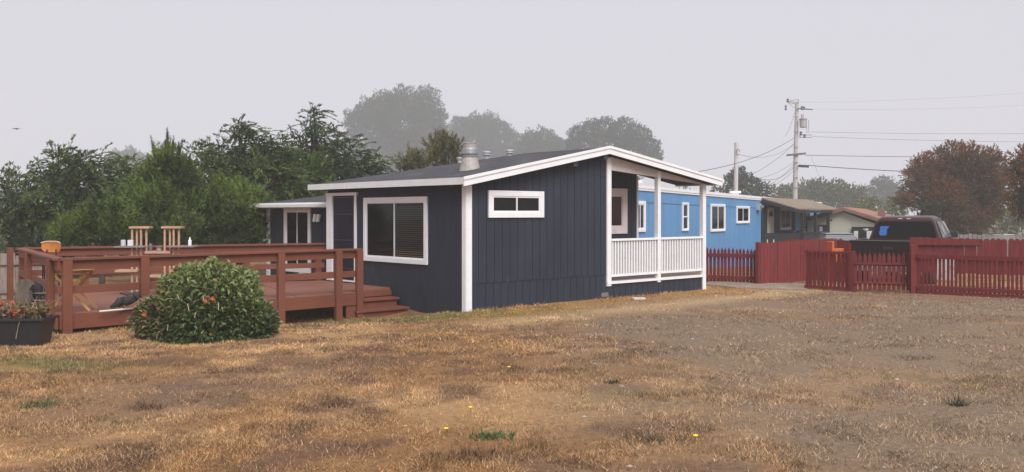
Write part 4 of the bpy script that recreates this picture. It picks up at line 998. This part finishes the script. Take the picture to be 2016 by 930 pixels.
# window bay
def wallpt(px, py, off=0):
    k = (px-CX)/FPX; d = A2-A0; t = (k*A0.y-A0.x)/(d.x-k*d.y); q = A0+d*t; q.z = HC-(py-HY)/FPX*q.y; n = Vector((d.y, -d.x, 0)).normalized(); return q+n*off
b = MB(); b.prism([wallpt(1677, 476, .03), wallpt(1727, 476, .03), wallpt(1727, 447, .03), wallpt(1677, 447, .03)], wallpt(1700, 450, .06)-wallpt(1700, 450, .03)); wb_ = b.build('window', M_BLACKW, bg_)
for x0, x1 in ((1682, 1690), (1707, 1719)):
    b = MB(); b.prism([wallpt(x0, 475, .065), wallpt(x1, 475, .065), wallpt(x1, 455, .065), wallpt(x0, 455, .065)], wallpt(1700, 450, .085)-wallpt(1700, 450, .065)); b.build('curtain', mat('white_curtain', (.75, .75, .75), .7), wb_)
b = MB(); q = wallpt(1707, 452, .3); b.lathe(q, [(.14, .04), (.12, -.02), (.03, -.08)], 12); b.build('porch_lamp', M_WHITE, bg_)
b = MB(); q = wallpt(1636, 433, .25); b.tube([q+Vector((-.12, 0, .03)), q+Vector((-.09, 0, -.04)), q+Vector((.09, 0, -.04)), q+Vector((.12, 0, .03))], .03, 6); b.tube([q, q+Vector((0, 0, .3))], .008, 5); b.build('hanging_basket', M_BLACKW, bg_)
b = MB(); b.prism([wallpt(1612, 470, .03), wallpt(1629, 470, .03), wallpt(1629, 443, .03), wallpt(1612, 443, .03)], wallpt(1700, 450, .06)-wallpt(1700, 450, .03)); wq = b.build('window', M_BLACKW, bg_)
b = MB(); b.prism([wallpt(1614, 468, .065), wallpt(1620, 468, .065), wallpt(1620, 446, .065), wallpt(1614, 446, .065)], wallpt(1700, 450, .085)-wallpt(1700, 450, .065)); b.build('curtain', MATS['white_curtain'], wq)
# far pale fence at right
f, L_ = line_frame(1872, 46, 2060, 44)
pf2 = thing('far_fence', f(0, 0), 'long pale grey board fence far behind the red fences, beneath the russet tree', 'fence', rz=f.ang)
b = MB()
for k in range(int(L_/.2)): b.box(f, k*.2, k*.2+.17, 0, .02, -1.6, .84+.03*math.sin(k*1.9))
b.build('boards', mat('far_grey_boards', (.26, .24, .235), .9, .3, 2), pf2)

# ================================================================== utility poles and cables
D1 = 66.0; pb = P(1564, 420, D1); pt = P(1569, 201, D1)
up_ = thing('utility_pole', (pb.x, pb.y, float(gz(pb.x, pb.y))), 'tall grey utility pole with transformer and crossarms behind the blue home', 'utility pole')
b = MB(); b.tube([Vector((pb.x-.02, D1, float(gz(pb.x, D1))-.1)), pb.lerp(pt, .5), pt], [.19, .16, .12], 12); b.build('pole', M_POLE, up_)
def bar(name, x0, y0, x1, y1, r_, m, par, dd=D1, o=-.2, o2=None): b = MB(); b.beam(P(x0, y0, dd+o), P(x1, y1, dd+(o if o2 is None else o2)), r_, r_*1.1); return b.build(name, m, par)
bar('crossarm', 1549, 306, 1586, 302.5, .13, mat('dark_crossarm', (.15, .14, .14), .8), up_)
bar('crossarm', 1550, 200, 1572, 205, .11, M_POLE, up_, o=-.2, o2=.1); bar('crossarm', 1570, 214, 1600, 216, .08, M_STEEL, up_)
bar('brace', 1552, 203, 1566, 214, .05, M_POLE, up_); bar('brace', 1555, 199, 1572, 196, .03, M_STEEL, up_); bar('brace', 1572, 196, 1572, 204, .03, M_STEEL, up_)
def ins(px, py, r_=.11, h=.28, m=M_STEEL):
    q = P(px, py, D1-.25); b = MB(); b.lathe(q, [(r_*.5, -h/2), (r_, -h/4), (r_*.6, 0), (r_, h/4), (r_*.4, h/2)], 10); b.build('insulator', m, up_)
ins(1551, 198); ins(1547, 212, .09, .4); ins(1579, 213, .12, .3); ins(1583, 213, .1, .25); ins(1577, 263); ins(1584, 268); ins(1578, 229, .04, .3); ins(1581, 229, .04, .3)
q = P(1581, 243, D1-.35); b = MB(); b.lathe(q, [(.20, -.31), (.24, -.28), (.25, .26), (.29, .28), (.29, .33), (.1, .36)], 16); b.build('transformer', mat('pale_grey_can', (.42, .41, .40), .5), up_)
for x in (1588, 1592): bar('drop_wire', x, 236, x+.5, 262, .025, M_STEEL, up_)
bar('crossarm', 1574, 266, 1598, 266, .035, M_STEEL, up_); bar('crossarm', 1574, 271, 1598, 271, .035, M_STEEL, up_); bar('drop_wire', 1575, 260, 1575, 272, .05, M_STEEL, up_)
bar('cable_closure', 1572, 327, 1592, 328, .16, M_WIRE, up_, o=-.3)
for y in (230, 260, 290, 320, 350, 370): bar('step_bolt', 1562, y, 1572, y, .03, M_STEEL, up_)
D2 = 50.0; sb = P(1446, 420, D2); st_ = P(1450, 281, D2)
sp = thing('utility_pole', (sb.x, sb.y, -1), 'short plain wooden pole left of the tall utility pole', 'utility pole')
b = MB(); b.tube([Vector((sb.x, D2, -1.2)), st_], [.14, .11], 12); b.build('pole', M_POLE, sp)
b = MB(); b.tube([P(1453, 300, D2-.15)+Vector((.10*math.cos(t), 0, .16*math.sin(t))) for t in np.linspace(0, 5.5, 10)], .015, 5); b.build('cable_loop', M_WIRE, sp)
def cable(label, a, c, sag=.3, r_=.013, group=None):
    m = 14; pts = [a.lerp(c, t/m)-Vector((0, 0, sag*4*(t/m)*(1-t/m))) for t in range(m+1)]
    b = MB(); b.tube(pts, r_, 5); o = b.build('overhead_cable', M_WIRE); tag(o, label, 'cable', group)
R_ = lambda px, py, d: P(px, py, d)
cable('faint topmost cable from the pole top to the upper right edge', R_(1572, 202, D1), R_(2090, 177, 74), .2, .0035)
cable('faint second cable from the pole top to the right edge', R_(1600, 215, D1), R_(2090, 203, 74), .2, .004)
cable('grey cable from just under the transformer to the right edge', R_(1597, 260, D1), R_(2090, 262, 72), .1, .009)
cable('grey cable below the transformer, lower of that pair', R_(1597, 269, D1), R_(2090, 280, 72), .1, .010)
cable('dark straight cable leaving the lower crossarm to the right edge', R_(1586, 306, D1), R_(2090, 307, 70), .1, .019)
cable('thick dark lowest cable running from the black closure behind the russet tree', R_(1592, 326, D1), R_(2000, 343, 66), .15, .026)
cable('cable from the tall pole over the short pole toward the navy house', R_(1563, 272, D1), R_(1364, 340, 40), .35, .015)
cable('slack cable looping between the tall pole and the short pole', R_(1564, 328, D1), R_(1451, 325, D2), .9, .014)
cable('thin slack cable from the short pole loop to the tall pole middle', R_(1454, 304, D2), R_(1564, 283, D1), .5, .009)
for k, (y0, x1, y1, lb) in enumerate(((283, 1462, 352, 'steep cable falling left from the tall pole behind the short pole top'), (318, 1485, 352, 'second of the fanned cables falling left from the tall pole'), (322, 1497, 372, 'third of the fanned cables falling left from the tall pole'), (335, 1490, 378, 'lowest of the fanned cables falling left from the tall pole'), (222, 1545, 268, 'faint guy cable below the top insulators of the tall pole'))):
    cable(lb, R_(1564, y0, D1), R_(x1, y1, 58), .25, .010 if k else .012)
cable('short dropping cable right of the tall pole below the black closure', R_(1597, 309, D1), R_(1620, 365, D1+2), .0, .007)

# ================================================================== trees
near_g = 'evergreens behind the deck'
W1 = (.55, -.1, .05)
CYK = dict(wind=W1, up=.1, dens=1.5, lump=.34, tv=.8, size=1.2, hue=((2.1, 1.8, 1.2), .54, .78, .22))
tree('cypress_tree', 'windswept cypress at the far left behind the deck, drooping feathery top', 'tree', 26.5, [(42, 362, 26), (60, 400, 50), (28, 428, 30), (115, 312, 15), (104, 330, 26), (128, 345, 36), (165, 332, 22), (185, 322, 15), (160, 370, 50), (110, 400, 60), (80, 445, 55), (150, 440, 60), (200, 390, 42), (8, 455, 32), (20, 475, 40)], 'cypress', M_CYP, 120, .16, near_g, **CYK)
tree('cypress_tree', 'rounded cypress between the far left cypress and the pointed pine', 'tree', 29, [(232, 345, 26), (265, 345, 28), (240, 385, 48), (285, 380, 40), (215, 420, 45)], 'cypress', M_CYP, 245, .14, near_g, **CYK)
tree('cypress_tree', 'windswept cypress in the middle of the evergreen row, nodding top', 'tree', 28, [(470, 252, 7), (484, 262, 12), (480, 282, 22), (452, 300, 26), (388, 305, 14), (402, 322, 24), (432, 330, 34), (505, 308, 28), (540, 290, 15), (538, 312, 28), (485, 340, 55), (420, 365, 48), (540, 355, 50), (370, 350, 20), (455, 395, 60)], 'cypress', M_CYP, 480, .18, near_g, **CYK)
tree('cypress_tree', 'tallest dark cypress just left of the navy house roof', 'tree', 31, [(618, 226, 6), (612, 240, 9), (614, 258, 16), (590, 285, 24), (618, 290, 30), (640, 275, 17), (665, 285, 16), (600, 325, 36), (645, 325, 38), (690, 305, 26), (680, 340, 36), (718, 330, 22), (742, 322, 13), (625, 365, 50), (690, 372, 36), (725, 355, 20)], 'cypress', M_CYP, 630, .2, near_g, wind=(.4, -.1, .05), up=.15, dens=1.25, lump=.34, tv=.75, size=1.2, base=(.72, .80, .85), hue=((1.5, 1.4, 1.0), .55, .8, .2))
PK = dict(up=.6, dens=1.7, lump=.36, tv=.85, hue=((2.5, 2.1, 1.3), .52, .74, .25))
pt_ = tree('pine_tree', 'young pointed pine with upright candle shoots behind the slatted seats', 'tree', 24.5, [(330, 300, 8), (331, 318, 15), (312, 322, 9), (350, 320, 9), (328, 345, 28), (300, 352, 18), (360, 352, 20), (330, 390, 50), (285, 400, 35), (375, 400, 42), (335, 440, 60)], 'pine', M_PINE, 330, .12, near_g, **PK)
r = np.random.RandomState(77); cs, ds = [], []
for (x, y, x2, y2) in ((330, 305, 330, 268), (329, 320, 326, 290), (314, 335, 305, 298), (311, 325, 300, 285), (345, 335, 355, 292), (350, 325, 352, 296), (300, 345, 292, 318), (363, 345, 372, 318), (338, 312, 341, 286)):
    a, c = P(x, y, 24.5), P(x2, y2, 24.5)
    for t in np.linspace(0, 1, 12): cs.append(a.lerp(c, t)+Vector((r.randn()*.012, r.randn()*.03, 0))); ds.append((c-a).normalized())
V, K = tufts(np.array(cs), np.array(ds), r, 'pine', .7); np_mesh('leader_shoots', V, 3, M_PINE, pt_, np.repeat((.6+.5*r.rand(len(cs)))[:, None]*np.ones((1, 3)), K*3, 0))
tree('pine_shrub', 'low bushy pine directly behind the orange chair', 'shrub', 22.3, [(150, 462, 28), (185, 440, 26), (215, 430, 30), (200, 465, 34), (245, 455, 34), (120, 478, 18)], 'pine', M_PINE, 200, .07, near_g, **PK)
tree('pine_shrub', 'bushy pine filling behind the slatted double seat', 'shrub', 23.2, [(280, 450, 36), (320, 465, 34), (300, 425, 34), (265, 420, 26), (350, 455, 34)], 'pine', M_PINE, 300, .08, near_g, **PK)
tree('pine_shrub', 'bright green bushy pine left of the navy house wing', 'shrub', 25.2, [(400, 425, 38), (440, 405, 38), (480, 410, 38), (410, 460, 40), (460, 455, 44), (500, 445, 40), (378, 470, 32), (520, 470, 34)], 'pine', M_PINE, 450, .1, near_g, **PK)
tree('pine_tree', 'broad pine rising behind the navy wing roof', 'tree', 28.5, [(560, 360, 42), (600, 345, 34), (525, 385, 42), (590, 390, 45), (625, 365, 26), (505, 350, 26), (555, 410, 40), (500, 420, 40)], 'pine', M_PINE, 560, .12, near_g, **PK)
# fog trees
FK = dict(dens=2.6, lump=.30, up=.5, tv=.3, size=.85)
fg = 'fog veiled trees beyond the houses'
tree('fog_tree', 'huge grey tree looming in the fog above the flue pipe', 'tree', 285, [(690, 275, 16), (740, 345, 50), (800, 350, 50), (860, 345, 40), (760, 240, 22), (700, 240, 22), (725, 222, 24), (755, 212, 28), (790, 205, 28), (835, 205, 28), (852, 235, 26), (800, 240, 48), (740, 258, 30), (845, 270, 34), (865, 300, 36), (790, 300, 44), (735, 310, 28), (700, 300, 22), (720, 340, 34), (830, 335, 40)], 'far', M_FOGT, 790, .6, fg, **FK)
tree('fog_tree', 'lower foggy treetop right of the huge fog tree, pointed shoots', 'tree', 325, [(900, 325, 36), (950, 340, 44), (1010, 335, 34), (905, 250, 18), (930, 248, 20), (960, 246, 20), (985, 256, 18), (940, 280, 40), (1000, 285, 26), (895, 290, 30), (970, 310, 36), (1015, 300, 16)], 'far', M_FOGT, 945, .5, fg, **FK)
tree('fog_tree', 'small foggy crown between the two larger foggy ones', 'tree', 290, [(1035, 290, 18), (1105, 290, 14), (1060, 325, 30), (1100, 325, 26), (1045, 276, 16), (1068, 272, 16), (1090, 280, 14), (1060, 300, 26), (1095, 300, 16), (1040, 310, 22)], 'far', M_FOGT, 1065, .35, fg, **FK)
tree('fog_tree', 'rounded foggy crown rising behind the roof ridge and porch', 'tree', 235, [(1135, 268, 16), (1160, 260, 20), (1190, 256, 22), (1225, 258, 22), (1255, 268, 22), (1280, 290, 18), (1150, 290, 26), (1200, 290, 36), (1245, 300, 34), (1285, 312, 18), (1130, 290, 14), (1230, 335, 30)], 'far', M_FOGT, 1205, .45, fg, dens=2.2, lump=.2, up=.3, tv=.3, size=.8)
tree('fog_tree', 'ghostly foggy treetop above the far left cypresses', 'tree', 335, [(230, 312, 14), (255, 310, 16), (275, 318, 13), (250, 335, 26), (220, 330, 18), (290, 335, 20)], 'far', M_FOGT, 250, .4, fg, **FK)
tree('juniper_tree', 'yellow green conifer just left of the flue, taller clump', 'tree', 33, [(872, 285, 12), (885, 292, 15), (858, 296, 12), (878, 312, 22), (895, 318, 14), (855, 318, 14)], 'pine', M_OLIVE, 878, .1, None, size=1.3, up=.7, dens=1.4, lump=.3, tv=.5, hue=((1.5, 1.1, .5), .6, .8, .3))
tree('juniper_tree', 'low yellow green conifer farther left behind the roof', 'tree', 33.5, [(812, 320, 12), (830, 322, 12), (800, 332, 12), (822, 335, 14)], 'pine', M_OLIVE, 820, .08, None, size=1.3, up=.7, dens=1.4, lump=.3, tv=.5, hue=((1.5, 1.1, .5), .55, .8, .3))
# right background
tree('conifer_tree', 'dark foggy conifer behind the short pole', 'tree', 95, [(1456, 342, 10), (1450, 355, 18), (1470, 358, 16), (1440, 372, 20), (1465, 375, 26), (1490, 375, 18), (1420, 382, 14), (1500, 385, 18)], 'far', M_FOGT, 1456, .25, None, size=.45, dens=1.1, lump=.35, up=.5, tv=.3, base=(1.1, 1.25, 1))
bgk = dict(size=.6, dens=2, lump=.25, up=.3, tv=.3); rg = 'hazy trees and shrubs behind the blue home'
tree('hazy_tree', 'low hazy olive shrub right beside the tall utility pole', 'tree', 130, [(1525, 385, 14), (1548, 382, 16), (1570, 378, 14), (1555, 395, 20)], 'far', M_OLIVE, 1550, .2, rg, **bgk)
tree('hazy_tree', 'wide hazy olive thicket above the tan porch awning', 'tree', 135, [(1590, 378, 18), (1615, 375, 20), (1645, 378, 20), (1670, 386, 20), (1610, 400, 28), (1650, 402, 26), (1690, 395, 20), (1690, 412, 18)], 'far', M_OLIVE, 1640, .25, rg, **bgk)
tree('hazy_tree', 'pale foggy grey tree left of the russet tree', 'tree', 225, [(1740, 362, 12), (1725, 370, 14), (1755, 372, 14), (1738, 385, 22), (1700, 380, 12), (1765, 390, 18)], 'far', M_FOGT, 1738, .3, rg, size=.8, dens=2, lump=.3, up=.3, tv=.3)
tree('hazy_tree', 'light green shrub behind the brick chimney', 'shrub', 85, [(1745, 412, 18), (1765, 405, 16), (1765, 425, 18), (1725, 405, 12), (1705, 405, 12)], 'far', M_OLIVE, 1755, .12, rg, size=.4, dens=1.2, lump=.25, up=.3, tv=.3, base=(1.5, 1.6, 1.4))
tree('hazy_shrub', 'pale olive shrub bank under the russet tree at the right edge', 'shrub', 78, [(1955, 445, 18), (1985, 430, 20), (2012, 425, 24), (1975, 452, 20), (2010, 450, 24), (1930, 455, 12), (1960, 425, 12), (2050, 420, 28)], 'far', M_OLIVE, 1990, .12, None, size=.4, dens=1.2, lump=.25, up=.3, tv=.35, base=(1.5, 1.45, 1.1))
tree('hazy_shrub', 'hazy grey green scrub at the far left edge beyond the cypress', 'shrub', 90, [(-20, 400, 30), (10, 375, 18), (20, 410, 24), (-10, 440, 30), (25, 445, 22), (-60, 380, 40)], 'far', M_OLIVE, 0, .15, None, size=.5, dens=1.2, lump=.25, up=.3, tv=.3)
tree('twig_shrub', 'wispy treetop showing between the porch posts above the blue home', 'tree', 58, [(1345, 356, 6), (1335, 362, 5), (1350, 366, 6)], 'far', M_FOGT, 1345, .06, None, size=.18, dens=.7, lump=.3, up=.8, tv=.3)
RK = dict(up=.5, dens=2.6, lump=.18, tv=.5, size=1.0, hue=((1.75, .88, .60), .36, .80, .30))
tree('russet_tree', 'broad russet and green tree behind the pickup', 'tree', 52, [(1800, 350, 18), (1820, 335, 24), (1850, 318, 22), (1880, 308, 24), (1910, 315, 26), (1940, 318, 18), (1955, 305, 10), (1965, 325, 16), (1850, 360, 42), (1900, 360, 46), (1945, 360, 34), (1980, 350, 14), (1820, 380, 30), (1860, 400, 44), (1915, 400, 44), (1950, 395, 28), (1785, 400, 14), (1790, 375, 12), (1850, 435, 34), (1890, 440, 38), (1925, 430, 24), (1830, 445, 24), (1860, 465, 28), (1900, 465, 24), (1772, 395, 8)], 'feather', M_RUST, 1870, .3, None, **RK)
tree('russet_tree', 'narrower russet tree cut by the right edge of the view', 'tree', 37, [(2010, 335, 16), (2030, 320, 26), (2050, 350, 36), (2012, 370, 18), (2040, 390, 34), (2000, 400, 12), (2005, 420, 10), (1990, 385, 10)], 'feather', M_RUST, 2045, .2, None, **RK)

# ================================================================== small things in the yard
b = MB(); q = P(1256, 589, 1790*HC/(589-HY)); fz = F(q.x, q.y, .5, float(gz(q.x, q.y)))
b.prism([fz(-.17, -.1, 0), fz(.12, -.12, 0), fz(.18, .02, 0), fz(.02, .12, 0), fz(-.16, .06, 0)], (0, 0, .035))
tag(b.build('flat_stone', mat('white_stone', (.62, .58, .54), .9, .1, 9)), 'flat white stone on the dry grass in front of the white porch', 'stone')
def tuft(px, py, label, colr, r_, hgt, n):
    d = HC*FPX/(py-HY); X = (px-CX)/FPX*d; z = float(gz(X, d)); t = None; rr = np.random.RandomState(px)
    C = np.stack([X+np.clip(rr.randn(n), -1.6, 1.6)*r_, d+np.clip(rr.randn(n), -1.6, 1.6)*r_*.7, np.full(n, z)], -1); D = unit(np.stack([rr.randn(n)*.8, rr.randn(n)*.8, np.full(n, .8)], -1))
    h = hgt*(.5+rr.rand(n))[:, None]; wv = unit(rr.randn(n, 3)*[1, 1, .1])*.006
    V = np.stack([C-wv, C+wv, C+D*h], 1).reshape(-1, 3)
    o = np_mesh('grass_tuft', V, 3, M_GRASS, None, np.repeat(np.array(colr)*(.6+.8*rr.rand(n))[:, None], 3, 0)); tag(o, label, 'grass tuft')
tuft(968, 862, 'fresh dark green weed tuft in the foreground lawn centre', (.055, .115, .04), .11, .07, 170)
tuft(78, 800, 'green weed tuft at the lower left of the lawn', (.09, .12, .05), .10, .07, 160)
tuft(290, 803, 'dark brown grass tuft at the lower left, right of the green weed', (.13, .085, .05), .10, .08, 130)
tuft(940, 900, 'dark matted brown tuft at the bottom centre of the lawn', (.17, .10, .06), .13, .08, 200)
tuft(1887, 800, 'dark spiky grey green weed on the bare right side', (.08, .08, .05), .05, .12, 60)
tuft(1205, 754, 'small grey green weed right of the lawn centre', (.06, .07, .045), .05, .08, 60)
tuft(1800, 706, 'long dark scorched tuft on the bare right ground', (.11, .09, .075), .16, .05, 110)
tuft(1290, 870, 'dark olive matted tuft at the bottom right of centre', (.12, .10, .06), .14, .07, 150)
tuft(660, 798, 'dark brown tuft in the lawn left of centre', (.14, .085, .05), .10, .07, 110)
for k, (px, py, lb) in enumerate(((878, 857, 'small yellow dandelion left of the green weed tuft'), (926, 812, 'tiny yellow dandelion in the middle lawn'), (1369, 876, 'yellow dandelion at the lower right of the lawn'), (1002, 731, 'tiny yellow dandelion below the small gable window'))):
    d = HC*FPX/(py-HY); X = (px-CX)/FPX*d; z = float(gz(X, d)); t = thing('dandelion', (X, d, z), lb, 'flower', 'dandelions in the lawn')
    b = MB(); b.lathe((X, d, z+.055), [(.006, -.004), (.022, .002), (.019, .010), (.006, .013)], 10); b.build('flower_head', mat('dandelion_yellow', (.85, .58, .03), .6), t)
    b = MB(); b.tube([(X, d, z), (X+.005, d, z+.052)], .003, 5); b.build('stem', mat('green_stem', (.1, .15, .05), .6), t)
# pebbles and litter: uncountable
r = np.random.RandomState(6); n = 900; y = 6.5+14*r.rand(n); x = (r.rand(n)**.7*2-1)*y*.58; _, dr_ = gcol(x, y); k = r.rand(n) < .15+dr_; x, y = x[k], y[k]; n = len(x); z = gz(x, y)
sz = (.006+.018*r.rand(n)**2.5)[:, None]; C = np.stack([x, y, z+.002], -1); a = r.rand(n)*6.28; ex = np.stack([np.cos(a), np.sin(a), 0*a], -1)*sz*1.4; ey = np.stack([-np.sin(a), np.cos(a), 0*a], -1)*sz; ez = np.array([0, 0, 1.0])*sz*.8
V = np.stack([C-ex, C-ey, C+ez, C-ey, C+ex, C+ez, C+ex, C+ey, C+ez, C+ey, C-ex, C+ez], 1).reshape(-1, 3)
peb = np_mesh('pebbles', V, 3, mat('pebble', (.9, .9, .9), .9, .2, 9, attr=True), None, np.repeat(np.array([.42, .38, .34])*(.35+.9*r.rand(n))[:, None], 12, 0)); tag(peb, 'scattered small pale pebbles and grit on the bare lawn', 'pebbles', kind='stuff')
# gull
c = P(32, 254, 55); b = MB()
for sgn in (-1, 1):
    b.prism([c+Vector((0, -.07, 0)), c+Vector((sgn*.14, -.02, .05)), c+Vector((sgn*.30, .03, .0)), c+Vector((sgn*.13, .06, .035)), c+Vector((0, .07, 0))], (0, 0, -.012))
b.tube([c+Vector((0, -.20, .0)), c+Vector((0, -.1, 0)), c+Vector((0, .05, 0)), c+Vector((0, .2, 0))], [.015, .04, .045, .01], 8)
tag(b.build('flying_bird', mat('grey_feathers', (.12, .12, .13), .8)), 'small dark bird flying in the fog at upper left', 'bird')

# ================================================================== haze
b = MB(); b.box(W, -345, 345, -25, 360, -6.5, 44)
hz_o = b.build('haze', bpy.data.materials.new('fog_air')); m = hz_o.data.materials[0]; m.use_nodes = True
t = m.node_tree; t.nodes.clear(); o = t.nodes.new('ShaderNodeOutputMaterial'); v = t.nodes.new('ShaderNodeVolumePrincipled')
v.inputs['Color'].default_value = (.99, .99, 1, 1); v.inputs['Density'].default_value = .0016; v.inputs['Anisotropy'].default_value = 0.0
t.links.new(v.outputs[0], o.inputs['Volume']); hz_o['kind'] = 'stuff'; hz_o['label'] = 'pale sea fog hanging over the whole place'
